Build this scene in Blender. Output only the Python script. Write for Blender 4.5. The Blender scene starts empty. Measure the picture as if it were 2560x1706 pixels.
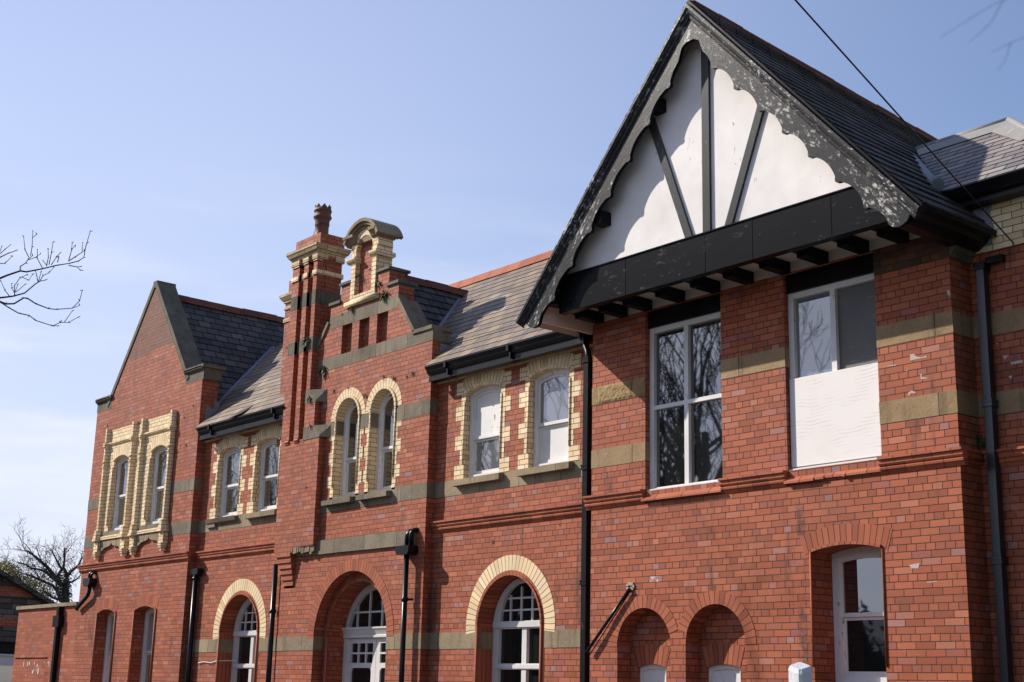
import bpy, math, random
from math import sin, cos, pi, radians, sqrt, atan2, floor
from mathutils import Vector, Matrix
from mathutils.geometry import delaunay_2d_cdt

SC = bpy.context.scene
COL = SC.collection
random.seed(7)

# ------------------------------------------------------------------ camera, world, sun, exposure
cam_d = bpy.data.cameras.new("camera")
cam = bpy.data.objects.new("camera", cam_d)
COL.objects.link(cam)
SC.camera = cam
cam_d.sensor_width = 36.0
cam_d.lens = 49.09
cam_d.clip_start = 0.05
cam_d.dof.use_dof = True; cam_d.dof.focus_distance = 19.0; cam_d.dof.aperture_fstop = 9.5
cam_d.clip_end = 3000
def cam_matrix(yaw, pit, rol):
    r = Vector((cos(yaw), -sin(yaw), 0)); f = Vector((sin(yaw), cos(yaw), 0)); u = Vector((0, 0, 1))
    f2 = f*cos(pit) + u*sin(pit); u2 = u*cos(pit) - f*sin(pit)
    r3 = r*cos(rol) + u2*sin(rol); u3 = u2*cos(rol) - r*sin(rol)
    return Matrix((r3, u3, -f2)).transposed().to_4x4()
cam.matrix_world = Matrix.Translation((0, -12.408, 1.6)) @ cam_matrix(radians(-50.539), radians(14.165), radians(1.405))

SUN_TO = Vector((-1.6, -1.0, 1.3)).normalized()      # direction towards the sun
SUN_EL = math.asin(SUN_TO.z)
SUN_AZ = atan2(SUN_TO.x, SUN_TO.y)                   # clockwise from +Y
world = bpy.data.worlds.new("World"); SC.world = world; world.use_nodes = True
wn = world.node_tree.nodes; wl = world.node_tree.links
for n in list(wn): wn.remove(n)
w_out = wn.new("ShaderNodeOutputWorld"); w_bg = wn.new("ShaderNodeBackground"); w_sky = wn.new("ShaderNodeTexSky")
w_sky.sky_type = 'NISHITA'; w_sky.sun_disc = False
w_sky.sun_elevation = SUN_EL; w_sky.sun_rotation = SUN_AZ
w_sky.air_density = 1.2; w_sky.dust_density = 0.5; w_sky.ozone_density = 2.5; w_sky.altitude = 20
w_bg.inputs["Strength"].default_value = 0.11
w_tint = wn.new("ShaderNodeMix"); w_tint.data_type = 'RGBA'; w_tint.blend_type = 'MULTIPLY'; w_tint.inputs[0].default_value = 1.0
w_tint.inputs[7].default_value = (1.08, 0.985, 1.08, 1)
wl.new(w_sky.outputs[0], w_tint.inputs[6]); 
def w_math(op, a, b=None, clamp=False):
    n = wn.new("ShaderNodeMath"); n.operation = op; n.use_clamp = clamp
    for k, v in enumerate((a, b)):
        if v is None: continue
        if hasattr(v, "links"): wl.new(v, n.inputs[k])
        else: n.inputs[k].default_value = v
    return n.outputs[0]
def w_step(v, lo, hi):
    n = wn.new("ShaderNodeMapRange"); n.interpolation_type = 'SMOOTHSTEP'; wl.new(v, n.inputs[0]); n.inputs[1].default_value = lo; n.inputs[2].default_value = hi
    return n.outputs[0]
w_tc = wn.new("ShaderNodeTexCoord"); w_dir = w_tc.outputs["Generated"]
w_dot = wn.new("ShaderNodeVectorMath"); w_dot.operation = 'DOT_PRODUCT'; wl.new(w_dir, w_dot.inputs[0]); w_dot.inputs[1].default_value = SUN_TO
w_sep = wn.new("ShaderNodeSeparateXYZ"); wl.new(w_dir, w_sep.inputs[0])
w_fall = w_math('SUBTRACT', 1.0, w_math('MULTIPLY', w_math('ABSOLUTE', w_sep.outputs[2]), 1.25), True)
w_haze = w_math('MULTIPLY', w_step(w_dot.outputs["Value"], 0.12, 0.66), w_fall)
w_mix = wn.new("ShaderNodeMix"); w_mix.data_type = 'RGBA'; wl.new(w_haze, w_mix.inputs[0]); wl.new(w_tint.outputs[2], w_mix.inputs[6]); w_mix.inputs[7].default_value = (4.75, 5.25, 7.0, 1)
w_map = wn.new("ShaderNodeVectorMath"); w_map.operation = 'MULTIPLY'; wl.new(w_dir, w_map.inputs[0]); w_map.inputs[1].default_value = (2.2, 2.2, 13.0)
w_cl = wn.new("ShaderNodeTexNoise"); wl.new(w_map.outputs[0], w_cl.inputs["Vector"]); w_cl.inputs["Scale"].default_value = 1.6; w_cl.inputs["Detail"].default_value = 5.0; w_cl.inputs["Roughness"].default_value = 0.55
w_cm = w_math('MULTIPLY', w_math('MULTIPLY', w_step(w_cl.outputs[0], 0.38, 0.66), w_math('SUBTRACT', 1.0, w_step(w_sep.outputs[2], 0.14, 0.40))), 0.7)
w_mix2 = wn.new("ShaderNodeMix"); w_mix2.data_type = 'RGBA'; wl.new(w_cm, w_mix2.inputs[0]); wl.new(w_mix.outputs[2], w_mix2.inputs[6]); w_mix2.inputs[7].default_value = (6.2, 6.4, 7.0, 1)
wl.new(w_mix2.outputs[2], w_bg.inputs["Color"]); wl.new(w_bg.outputs[0], w_out.inputs["Surface"])

sun_d = bpy.data.lights.new("sun", 'SUN'); sun_d.energy = 4.8; sun_d.angle = radians(0.5); sun_d.color = (1.0, 0.93, 0.84)
sun = bpy.data.objects.new("sun", sun_d); COL.objects.link(sun)
sun.rotation_euler = (-SUN_TO).to_track_quat('-Z', 'Y').to_euler()
sun.location = SUN_TO * 60

SC.view_settings.view_transform = 'Standard'
SC.view_settings.look = 'None'
SC.view_settings.exposure = 0.42
SC.view_settings.gamma = 1.0
SC.render.engine = 'CYCLES'
SC.cycles.max_bounces = 6

# ------------------------------------------------------------------ material helpers
def new_mat(name):
    m = bpy.data.materials.new(name); m.use_nodes = True
    nt = m.node_tree
    for n in list(nt.nodes): nt.nodes.remove(n)
    out = nt.nodes.new("ShaderNodeOutputMaterial"); b = nt.nodes.new("ShaderNodeBsdfPrincipled")
    nt.links.new(b.outputs[0], out.inputs["Surface"])
    return m, nt, b

class NG:
    """tiny expression helper on a node tree"""
    def __init__(s, nt): s.nt = nt; s.N = nt.nodes; s.L = nt.links
    def put(s, sock, v):
        if v is None: return
        if hasattr(v, "is_linked") or hasattr(v, "links"): s.L.new(v, sock)
        else: sock.default_value = v
    def m(s, op, a, b=None, c=None, clamp=False):
        n = s.N.new("ShaderNodeMath"); n.operation = op; n.use_clamp = clamp
        s.put(n.inputs[0], a); s.put(n.inputs[1], b); s.put(n.inputs[2], c)
        return n.outputs[0]
    def step(s, v, lo, hi, a=0.0, b=1.0):
        n = s.N.new("ShaderNodeMapRange"); n.interpolation_type = 'SMOOTHSTEP'
        s.put(n.inputs[0], v); n.inputs[1].default_value = lo; n.inputs[2].default_value = hi
        n.inputs[3].default_value = a; n.inputs[4].default_value = b
        return n.outputs[0]
    def mix(s, f, a, b, mode='MIX'):
        n = s.N.new("ShaderNodeMix"); n.data_type = 'RGBA'; n.blend_type = mode
        s.put(n.inputs[0], f); s.put(n.inputs[6], a); s.put(n.inputs[7], b)
        return n.outputs[2]
    def fmix(s, f, a, b):
        n = s.N.new("ShaderNodeMix"); n.data_type = 'FLOAT'
        s.put(n.inputs[0], f); s.put(n.inputs[2], a); s.put(n.inputs[3], b)
        return n.outputs[0]
    def comb(s, x, y, z=0.0):
        n = s.N.new("ShaderNodeCombineXYZ"); s.put(n.inputs[0], x); s.put(n.inputs[1], y); s.put(n.inputs[2], z)
        return n.outputs[0]
    def sep(s, v):
        n = s.N.new("ShaderNodeSeparateXYZ"); s.L.new(v, n.inputs[0]); return n.outputs
    def uv(s):
        n = s.N.new("ShaderNodeUVMap"); n.uv_map = "UVMap"; return n.outputs[0]
    def pos(s):
        n = s.N.new("ShaderNodeNewGeometry"); return n.outputs["Position"]
    def scale(s, v, k):
        n = s.N.new("ShaderNodeVectorMath"); n.operation = 'MULTIPLY'; s.L.new(v, n.inputs[0]); n.inputs[1].default_value = k
        return n.outputs[0]
    def vadd(s, a, b):
        n = s.N.new("ShaderNodeVectorMath"); n.operation = 'ADD'; s.put(n.inputs[0], a); s.put(n.inputs[1], b); return n.outputs[0]
    def noise(s, vec, sc, det=3.0, rough=0.55, col=False, dist=0.0):
        n = s.N.new("ShaderNodeTexNoise"); s.L.new(vec, n.inputs["Vector"])
        n.inputs["Scale"].default_value = sc; n.inputs["Detail"].default_value = det; n.inputs["Roughness"].default_value = rough
        n.inputs["Distortion"].default_value = dist
        return n.outputs[1] if col else n.outputs[0]
    def white(s, vec):
        n = s.N.new("ShaderNodeTexWhiteNoise"); n.noise_dimensions = '3D'; s.L.new(vec, n.inputs[0]); return n.outputs[0]
    def ramp(s, f, stops):
        n = s.N.new("ShaderNodeValToRGB"); s.L.new(f, n.inputs[0]); e = n.color_ramp.elements
        while len(e) < len(stops): e.new(0.5)
        for el, (p, c) in zip(e, stops): el.position = p; el.color = (c[0], c[1], c[2], 1)
        return n.outputs[0]
    def bump(s, h, strength, dist, normal=None):
        n = s.N.new("ShaderNodeBump"); s.L.new(h, n.inputs["Height"]); n.inputs["Strength"].default_value = strength
        n.inputs["Distance"].default_value = dist
        if normal is not None: s.L.new(normal, n.inputs["Normal"])
        return n.outputs[0]

def c4(c): return (c[0], c[1], c[2], 1.0)

def coursed(name, stops, mortar, h=0.076, w=0.23, bond='garden', joint=0.0045, rough=0.62, wob=0.003, bump=0.5,
            stain=0.30, stain_col=(0.12, 0.055, 0.038), chips=0.0, spec=0.15, soot=0.0):
    m, nt, b = new_mat(name); g = NG(nt)
    uv = g.uv()
    nz = g.noise(uv, 9.0, 2.0, col=True)
    uvw = g.vadd(uv, g.scale(g.vadd(nz, (-0.5, -0.5, -0.5)), (wob*2, wob*2, 0)))
    x, y, z = g.sep(uvw)
    rv = g.m('DIVIDE', y, h); row = g.m('FLOOR', rv)
    fy = g.m('FRACT', rv)
    if bond == 'garden':
        r4 = g.m('MODULO', g.m('ADD', row, 403.0), 4.0)
        head = g.m('LESS_THAN', r4, 0.5)
        ww = g.fmix(head, w, w*0.5)
        off = g.fmix(head, g.m('MULTIPLY', g.m('MODULO', g.m('ADD', row, 400.0), 2.0), 0.5), 0.5)
    elif bond == 'stretch':
        ww = w; off = g.m('MULTIPLY', g.m('MODULO', g.m('ADD', row, 400.0), 2.0), 0.5); head = 0.0
    elif bond == 'random':
        ww = g.m('MULTIPLY', g.m('ADD', g.white(g.comb(row, 3.3)), 2.0), w*0.4); off = g.white(g.comb(row, 7.1)); head = 0.0
    else:      # single row of voussoirs
        ww = w; off = 0.0; head = 0.0
    xu = g.m('ADD', g.m('DIVIDE', x, ww), off); colm = g.m('FLOOR', xu); fx = g.m('FRACT', xu)
    du = g.m('MULTIPLY', g.m('MINIMUM', fx, g.m('SUBTRACT', 1.0, fx)), ww)
    if bond == 'single': d = du; row = 0.0
    else:
        dv = g.m('MULTIPLY', g.m('MINIMUM', fy, g.m('SUBTRACT', 1.0, fy)), h)
        d = g.m('MINIMUM', du, dv)
    mask = g.step(d, joint*0.55, joint*1.35)
    rnd = g.white(g.comb(colm, row, head))
    base = g.ramp(rnd, stops)
    rnd2 = g.white(g.comb(colm, row, 5.5))
    fine = g.noise(uv, 34.0, 4.0, 0.7)
    base = g.mix(1.0, base, g.ramp(g.m('ADD', g.m('MULTIPLY', fine, 0.55), g.m('MULTIPLY', rnd2, 0.45)), [(0.25, (0.88, 0.88, 0.88)), (0.75, (1.10, 1.09, 1.08))]), 'MULTIPLY')
    if chips:
        cn = g.noise(uv, 13.0, 3.0, 0.6)
        cm = g.m('MULTIPLY', g.step(g.white(g.comb(colm, row, 9.7)), 1.0-chips, 1.0-chips+0.002), g.step(cn, 0.5, 0.56))
        base = g.mix(cm, base, c4((0.62, 0.50, 0.46)))
    mort = mortar
    mn = g.noise(uv, 1.7, 3.0, 0.6)
    mort = g.mix(g.step(mn, 0.68, 0.82), c4(mortar), c4((mortar[0]*2.2+.10, mortar[1]*2.2+.07, mortar[2]*2.2+.05)))
    col = g.mix(mask, mort, base)
    pos = g.pos()
    big = g.noise(g.scale(pos, (1, 1, 0.55)), 0.9, 5.0, 0.62)
    col = g.mix(g.m('MULTIPLY', g.step(big, 0.5, 0.78), stain), col, c4(stain_col))
    if bond == 'garden':
        st = g.noise(g.scale(pos, (4.5, 4.5, 0.55)), 1.0, 5.0, 0.6)
        col = g.mix(g.m('MULTIPLY', g.step(st, 0.57, 0.74), 0.62), col, c4((0.055, 0.035, 0.028)))
        sx_, sy_, sz_ = g.sep(pos)
        wob = g.m('MULTIPLY', g.m('SUBTRACT', g.noise(pos, 5.0, 3.0), 0.5), 0.16)
        dxs = g.m('ABSOLUTE', g.m('ADD', g.m('ADD', sx_, 9.94), wob))
        up_ = g.m('MULTIPLY', g.step(sz_, 3.32, 3.42), g.step(sz_, 3.62, 3.80, 1.0, 0.0)); lo_ = g.m('MULTIPLY', g.step(sz_, 1.75, 1.95), g.step(sz_, 2.45, 2.75, 1.0, 0.0))
        sk = g.m('MULTIPLY', g.m('ADD', up_, lo_, None, True), g.step(dxs, 0.02, 0.10, 1.0, 0.0))
        col = g.mix(g.m('MULTIPLY', g.m('MULTIPLY', sk, g.step(g.noise(pos, 11.0, 4.0, 0.7), 0.35, 0.6)), 0.75), col, c4((0.05, 0.035, 0.03)))
        sa = g.noise(g.scale(pos, (1.6, 1.6, 1.6)), 1.3, 6.0, 0.7)
        col = g.mix(g.m('MULTIPLY', g.step(sa, 0.57, 0.78), 0.36), col, c4((0.50, 0.30, 0.23)))
    if soot:
        px, py, pz = g.sep(pos)
        col = g.mix(g.m('MULTIPLY', g.step(g.m('ADD', pz, g.m('MULTIPLY', g.m('SUBTRACT', big, 0.5), 0.25)), 8.52, 8.58), soot), col, c4((0.09, 0.055, 0.035)))
    g.put(b.inputs["Base Color"], col)
    b.inputs["Roughness"].default_value = rough
    b.inputs["Specular IOR Level"].default_value = spec
    hgt = g.m('ADD', mask, g.m('ADD', g.m('MULTIPLY', fine, 0.25), g.m('MULTIPLY', rnd2, 0.35)))
    g.put(b.inputs["Normal"], g.bump(hgt, bump, 0.008))
    return m

RED = [(0.0, (0.30, 0.080, 0.040)), (0.25, (0.345, 0.098, 0.049)), (0.55, (0.385, 0.116, 0.058)), (0.74, (0.325, 0.092, 0.047)),
       (0.85, (0.26, 0.078, 0.041)), (0.92, (0.32, 0.102, 0.078)), (0.96, (0.42, 0.150, 0.080)), (1.0, (0.30, 0.150, 0.140))]
YEL = [(0.0, (0.70, 0.51, 0.29)), (0.5, (0.76, 0.58, 0.35)), (1.0, (0.80, 0.65, 0.42))]
DJ = (0.055, 0.028, 0.020)
M = {}
M['brick'] = coursed('red_brick', RED, DJ, chips=0.0025)
M['brick_gable'] = coursed('red_brick_weathered_gable', RED, DJ, chips=0.0025, soot=0.62)
M['brick_stain_shade'] = coursed('red_brick_stain_shade', [(0, (0.06, 0.035, 0.022)), (0.7, (0.10, 0.055, 0.03)), (1, (0.16, 0.06, 0.035))], DJ, stain=0.5)  # brick tone holding both stain and the shade below the overhang
M['brick_pale'] = coursed('red_brick_flush', RED, (0.16, 0.07, 0.05), bond='stretch', bump=0.3)
M['red_arch'] = coursed('red_voussoir', RED[:5], DJ, w=0.078, bond='single', stain=0.1)
M['yellow'] = coursed('cream_brick', YEL, (0.10, 0.07, 0.035), bond='stretch', stain=0.22, stain_col=(0.14, 0.11, 0.06))
M['yellow_dirt_shade'] = coursed('cream_brick_dirt_shade', [(0, (0.42, 0.31, 0.17)), (0.5, (0.52, 0.39, 0.22)), (1, (0.60, 0.46, 0.28))], (0.07, 0.05, 0.03), bond='stretch', stain=0.5, stain_col=(0.16, 0.125, 0.075))  # cream dulled by dirt and by the shade of down-facing mouldings
M['yellow_arch'] = coursed('cream_voussoir', YEL, (0.10, 0.07, 0.035), w=0.078, bond='single', stain=0.15, stain_col=(0.14, 0.11, 0.06))
M['slate'] = coursed('roof_slate', [(0, (0.16, 0.125, 0.10)), (0.3, (0.23, 0.18, 0.14)), (0.5, (0.28, 0.205, 0.14)), (0.7, (0.18, 0.15, 0.135)), (0.86, (0.30, 0.23, 0.155)), (1, (0.32, 0.29, 0.24))],
                     (0.02, 0.018, 0.018), h=0.20, w=0.30, bond='stretch', joint=0.006, rough=0.55, wob=0.008, bump=0.9, stain=0.3, stain_col=(0.24, 0.19, 0.12))
M['slate_shaded'] = coursed('roof_slate_shaded', [(0, (0.050, 0.046, 0.044)), (0.4, (0.074, 0.068, 0.064)), (0.75, (0.085, 0.075, 0.065)), (1, (0.12, 0.108, 0.098))],
                     (0.012, 0.012, 0.014), h=0.20, w=0.30, bond='stretch', joint=0.011, rough=0.6, wob=0.006, bump=1.0, stain=0.2)  # slate darkened for slopes in shade, the shade put into its colour
M['slate_pink'] = coursed('roof_slate_purple', [(0, (0.17, 0.155, 0.155)), (0.5, (0.235, 0.20, 0.19)), (1, (0.31, 0.28, 0.255))],
                     (0.015, 0.014, 0.014), h=0.14, w=0.34, bond='stretch', joint=0.007, rough=0.5, wob=0.004, bump=0.9, stain=0.25, stain_col=(0.26, 0.2, 0.1))
M['ridge'] = coursed('terracotta_ridge', [(0, (0.30, 0.085, 0.045)), (1, (0.40, 0.13, 0.07))], (0.07, 0.03, 0.02), h=5.0, w=0.45, bond='stretch', joint=0.006, rough=0.7, stain=0.3)
M['rubble'] = coursed('dark_rubble_stone', [(0, (0.05, 0.045, 0.04)), (0.5, (0.10, 0.085, 0.07)), (1, (0.17, 0.15, 0.13))], (0.03, 0.028, 0.025), h=0.16, w=0.5, bond='random', joint=0.012, wob=0.03, bump=1.0)

def stone(name, c0, c1, c2, joint_w=0.9, rough=0.85, bump=0.35, lich=0.35):
    m, nt, b = new_mat(name); g = NG(nt)
    pos = g.pos(); uv = g.uv()
    n1 = g.noise(pos, 2.2, 6.0, 0.62); n2 = g.noise(pos, 24.0, 5.0, 0.7); n3 = g.noise(pos, 0.8, 3.0)
    x, y, z = g.sep(uv)
    bx = g.m('DIVIDE', x, joint_w); cell = g.white(g.comb(g.m('FLOOR', bx), 2.0)); fx = g.m('FRACT', bx)
    jm = g.step(g.m('MULTIPLY', g.m('MINIMUM', fx, g.m('SUBTRACT', 1.0, fx)), joint_w), 0.004, 0.010)
    col = g.ramp(n1, [(0.25, c0), (0.5, c1), (0.8, c2)])
    col = g.mix(1.0, col, g.ramp(g.m('ADD', g.m('MULTIPLY', n2, 0.7), g.m('MULTIPLY', cell, 0.3)), [(0.25, (0.72, 0.72, 0.70)), (0.75, (1.22, 1.2, 1.15))]), 'MULTIPLY')
    spots = g.noise(pos, 16.0, 2.0, 0.5)
    col = g.mix(g.m('MULTIPLY', g.step(spots, 0.70, 0.74), lich), col, c4((0.46, 0.42, 0.34)))
    st = g.noise(g.scale(pos, (6.0, 6.0, 0.8)), 1.0, 5.0, 0.65)
    col = g.mix(g.m('MULTIPLY', g.step(st, 0.52, 0.72), 0.55), col, c4((c0[0]*.42, c0[1]*.42, c0[2]*.42)))
    col = g.mix(jm, g.mix(0.72, col, c4((0.03, 0.025, 0.02))), col)
    g.put(b.inputs["Base Color"], col); b.inputs["Roughness"].default_value = rough
    b.inputs["Specular IOR Level"].default_value = 0.2
    g.put(b.inputs["Normal"], g.bump(g.m('ADD', n2, g.m('MULTIPLY', n1, 1.0)), bump, 0.02))
    return m
M['stone'] = stone('sandstone_buff', (0.20, 0.152, 0.10), (0.265, 0.205, 0.135), (0.34, 0.27, 0.18))
M['stone_tan'] = stone('sandstone_tan', (0.25, 0.165, 0.09), (0.31, 0.215, 0.12), (0.40, 0.29, 0.175))
M['stone_rock'] = stone('sandstone_rockfaced', (0.27, 0.18, 0.085), (0.36, 0.25, 0.12), (0.42, 0.30, 0.16), bump=1.6, lich=0.0)
M['stone_dark'] = stone('sandstone_weathered', (0.125, 0.105, 0.078), (0.19, 0.158, 0.115), (0.26, 0.22, 0.16))
M['stone_green'] = stone('sandstone_mossy', (0.085, 0.078, 0.06), (0.135, 0.122, 0.092), (0.20, 0.18, 0.135))

def painted(name, c, speck_col, amount=0.1, rough=0.45, sc=30.0, stretch=(1, 1, 0.3), bump=0.2, spec=0.5, soft=0.06, usepos=True, rot=0.0):
    m, nt, b = new_mat(name); g = NG(nt)
    p = g.pos() if usepos else g.uv()
    if rot:
        px, py, pz = g.sep(p)
        p = g.comb(g.m('ADD', g.m('MULTIPLY', px, cos(rot)), g.m('MULTIPLY', pz, sin(rot))), py, g.m('SUBTRACT', g.m('MULTIPLY', pz, cos(rot)), g.m('MULTIPLY', px, sin(rot))))
    n = g.noise(g.scale(p, stretch), sc, 5.0, 0.7); n2 = g.noise(p, 1.3, 4.0, 0.6); n3 = g.noise(p, 90.0, 3.0, 0.6)
    lo = 0.70 - amount
    f = g.step(g.m('ADD', n, g.m('MULTIPLY', g.m('SUBTRACT', n2, 0.5), 0.35)), lo, lo+soft)
    col = g.mix(f, c4(c), c4(speck_col))
    col = g.mix(1.0, col, g.ramp(n2, [(0.3, (0.86, 0.86, 0.85)), (0.7, (1.08, 1.08, 1.08))]), 'MULTIPLY')
    g.put(b.inputs["Base Color"], col); b.inputs["Roughness"].default_value = rough
    b.inputs["Specular IOR Level"].default_value = spec
    g.put(b.inputs["Normal"], g.bump(g.m('ADD', n, g.m('MULTIPLY', n3, 0.5)), bump, 0.006))
    return m
M['white_paint'] = painted('white_gloss_paint', (0.62, 0.60, 0.58), (0.24, 0.21, 0.18), 0.02, 0.5, 22, (1, 1, 0.35))
M['white_worn'] = painted('white_paint_peeling', (0.66, 0.64, 0.62), (0.20, 0.17, 0.14), 0.07, 0.6, 26, (1, 1, 0.4))
M['render_white'] = painted('white_render', (0.74, 0.705, 0.675), (0.33, 0.29, 0.25), 0.035, 0.8, 13, (1, 1, 0.42), 0.35, 0.2, 0.09)
M['soffit'] = painted('white_boards', (0.55, 0.50, 0.43), (0.3, 0.25, 0.2), 0.02, 0.7, 8, (3, 0.4, 1))
M['cream_board'] = painted('cream_board', (0.72, 0.55, 0.46), (0.35, 0.18, 0.12), 0.0, 0.6, 14, (1, 1, 1))
M['black_paint'] = painted('black_paint', (0.010, 0.010, 0.011), (0.03, 0.03, 0.03), 0.08, 0.25, 7, (0.6, 1, 2.5), 0.1, 0.08)
M['black_beam'] = painted('black_beam_sheet', (0.008, 0.0085, 0.010), (0.05, 0.05, 0.05), 0.085, 0.25, 11, (0.5, 1, 1.4), 0.15, 0.06)
M['grey_timber'] = painted('black_paint_weathered', (0.06, 0.06, 0.06), (0.16, 0.155, 0.15), 0.09, 0.3, 20, (1, 1, 0.25), 0.2, 0.08)
for nm_, an_ in (('barge_rising', radians(47.7)), ('barge_falling', radians(-47.7))):
    M[nm_] = painted('black_paint_flaking_glints_'+nm_[6:], (0.030, 0.030, 0.032), (0.52, 0.49, 0.45), 0.155, 0.32, 30, (0.42, 1, 1), 0.4, 0.08, 0.15, True, an_)  # pale flecks stand for peeling paint and for sun glints
M['pipe_black'] = painted('black_gloss_pipe', (0.008, 0.0085, 0.0095), (0.05, 0.045, 0.045), 0.04, 0.28, 16, (1, 1, 0.4), 0.08, 0.22)
M['pipe_grey'] = painted('blue_grey_pipe', (0.014, 0.016, 0.020), (0.04, 0.04, 0.045), 0.03, 0.3, 12, (1, 1, 0.3), 0.05, 0.6)
M['lead'] = painted('lead_sheet', (0.20, 0.21, 0.23), (0.42, 0.42, 0.42), 0.08, 0.5, 6, (1, 1, 1), 0.4, 0.5, 0.2)
M['lead_pale'] = painted('lead_sheet_pale', (0.26, 0.25, 0.235), (0.42, 0.40, 0.36), 0.12, 0.55, 7, (1, 1, 1), 0.5, 0.4, 0.2)
M['pot'] = painted('clay_pot', (0.13, 0.055, 0.04), (0.06, 0.04, 0.038), 0.13, 0.6, 6, (1, 1, 1), 0.2, 0.3, 0.25)
M['pot_dark'] = painted('sooty_pot', (0.035, 0.03, 0.033), (0.07, 0.05, 0.045), 0.10, 0.5, 6, (1, 1, 1), 0.2, 0.4, 0.25)
M['post_paint'] = painted('white_post_paint', (0.66, 0.66, 0.68), (0.22, 0.20, 0.18), 0.07, 0.7, 30, (1, 1, 0.18), 0.8, 0.3)
M['board_grey'] = painted('grey_board', (0.10, 0.098, 0.09), (0.16, 0.15, 0.14), 0.1, 0.55, 10, (0.3, 1, 2.0), 0.1)
M['lime'] = painted('lime_scuff', (0.50, 0.40, 0.36), (0.36, 0.20, 0.15), 0.12, 0.9, 30, (1, 1, 1), 0.3, 0.1, 0.15)
M['moss'] = painted('dry_mortar', (0.42, 0.36, 0.26), (0.2, 0.17, 0.1), 0.1, 0.9, 20, (1, 1, 1), 0.8, 0.1)

def plywood():
    m, nt, b = new_mat('whitewashed_plywood'); g = NG(nt)
    p = g.pos()
    d = g.noise(p, 1.6, 3.0, 0.6)
    x, y, z = g.sep(p)
    wv = g.m('SINE', g.m('ADD', g.m('MULTIPLY', z, 150.0), g.m('MULTIPLY', d, 22.0)))
    patch = g.step(g.noise(g.scale(p, (1, 1, 2.2)), 2.6, 3.0), 0.47, 0.66)
    f = g.m('MULTIPLY', g.step(wv, 0.55, 1.0), patch)
    sp = g.step(g.noise(g.scale(p, (1, 1, 3)), 16.0, 3.0), 0.68, 0.74)
    col = g.mix(g.m('MULTIPLY', f, 0.38), c4((0.72, 0.68, 0.65)), c4((0.30, 0.25, 0.21)))
    col = g.mix(g.m('MULTIPLY', sp, 0.5), col, c4((0.36, 0.31, 0.27)))
    col = g.mix(g.m('MULTIPLY', g.step(d, 0.5, 0.8), 0.35), col, c4((0.66, 0.58, 0.47)))
    g.put(b.inputs["Base Color"], col); b.inputs["Roughness"].default_value = 0.7
    g.put(b.inputs["Normal"], g.bump(f, 0.02, 0.002))
    return m
M['ply'] = plywood()

def glass(name, c, rough=0.02, wav=0.0012, ior=2.7, coat=0.8):
    m, nt, b = new_mat(name); g = NG(nt)
    n = g.noise(g.pos(), 1.4, 2.0, 0.5)
    b.inputs["Base Color"].default_value = c4(c); b.inputs["Roughness"].default_value = rough
    b.inputs["IOR"].default_value = ior; b.inputs["Specular IOR Level"].default_value = 0.5
    b.inputs["Coat Weight"].default_value = coat; b.inputs["Coat Roughness"].default_value = 0.02; b.inputs["Coat IOR"].default_value = 1.6
    nb = g.bump(n, wav, 0.5)
    g.put(b.inputs["Normal"], nb); g.put(b.inputs["Coat Normal"], nb)
    return m
M['glass'] = glass('window_glass_dark', (0.010, 0.012, 0.012))
M['glass_low'] = glass('window_glass_ground_floor', (0.010, 0.012, 0.012), ior=1.5, coat=0.0)
M['glass_grey'] = glass('window_glass_over_blind', (0.135, 0.14, 0.155), coat=0.35)
M['glass_brown'] = glass('window_glass_over_curtain', (0.075, 0.065, 0.05))
M['glass_frost'] = glass('obscured_glass', (0.24, 0.28, 0.275), rough=0.3)

def bark_mat(name, a, bcol):
    m, nt, b = new_mat(name); g = NG(nt)
    n = g.noise(g.pos(), 7.0, 4.0, 0.7)
    g.put(b.inputs["Base Color"], g.ramp(n, [(0.3, a), (0.75, bcol)])); b.inputs["Roughness"].default_value = 0.85
    return m
M['bark'] = bark_mat('bark', (0.028, 0.022, 0.018), (0.075, 0.06, 0.05))
M['bark_light'] = bark_mat('bark_light', (0.06, 0.045, 0.03), (0.14, 0.11, 0.08))
def leaf_mat(name, a, bcol, sc=5.0):
    m, nt, b = new_mat(name); g = NG(nt)
    n = g.noise(g.pos(), sc, 3.0, 0.6)
    g.put(b.inputs["Base Color"], g.ramp(n, [(0.3, a), (0.7, bcol)])); b.inputs["Roughness"].default_value = 0.6
    b.inputs["Specular IOR Level"].default_value = 0.3
    return m
M['ivy'] = leaf_mat('ivy_leaf', (0.02, 0.035, 0.012), (0.05, 0.075, 0.02))
M['bud'] = leaf_mat('spring_leaf', (0.20, 0.20, 0.07), (0.34, 0.31, 0.13), 2.0)
M['fern'] = leaf_mat('fern_leaf', (0.03, 0.05, 0.015), (0.10, 0.12, 0.03), 20.0)

def ground_mat():
    m, nt, b = new_mat('tarmac'); g = NG(nt)
    p = g.pos(); n = g.noise(p, 0.5, 5.0); n2 = g.noise(p, 60.0, 4.0, 0.7)
    col = g.mix(1.0, g.ramp(n, [(0.3, (0.06, 0.058, 0.055)), (0.7, (0.10, 0.095, 0.088))]), g.ramp(n2, [(0.3, (0.7, 0.7, 0.7)), (0.7, (1.25, 1.25, 1.25))]), 'MULTIPLY')
    g.put(b.inputs["Base Color"], col); b.inputs["Roughness"].default_value = 0.85
    g.put(b.inputs["Normal"], g.bump(n2, 0.4, 0.01))
    return m
M['ground'] = ground_mat()

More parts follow.
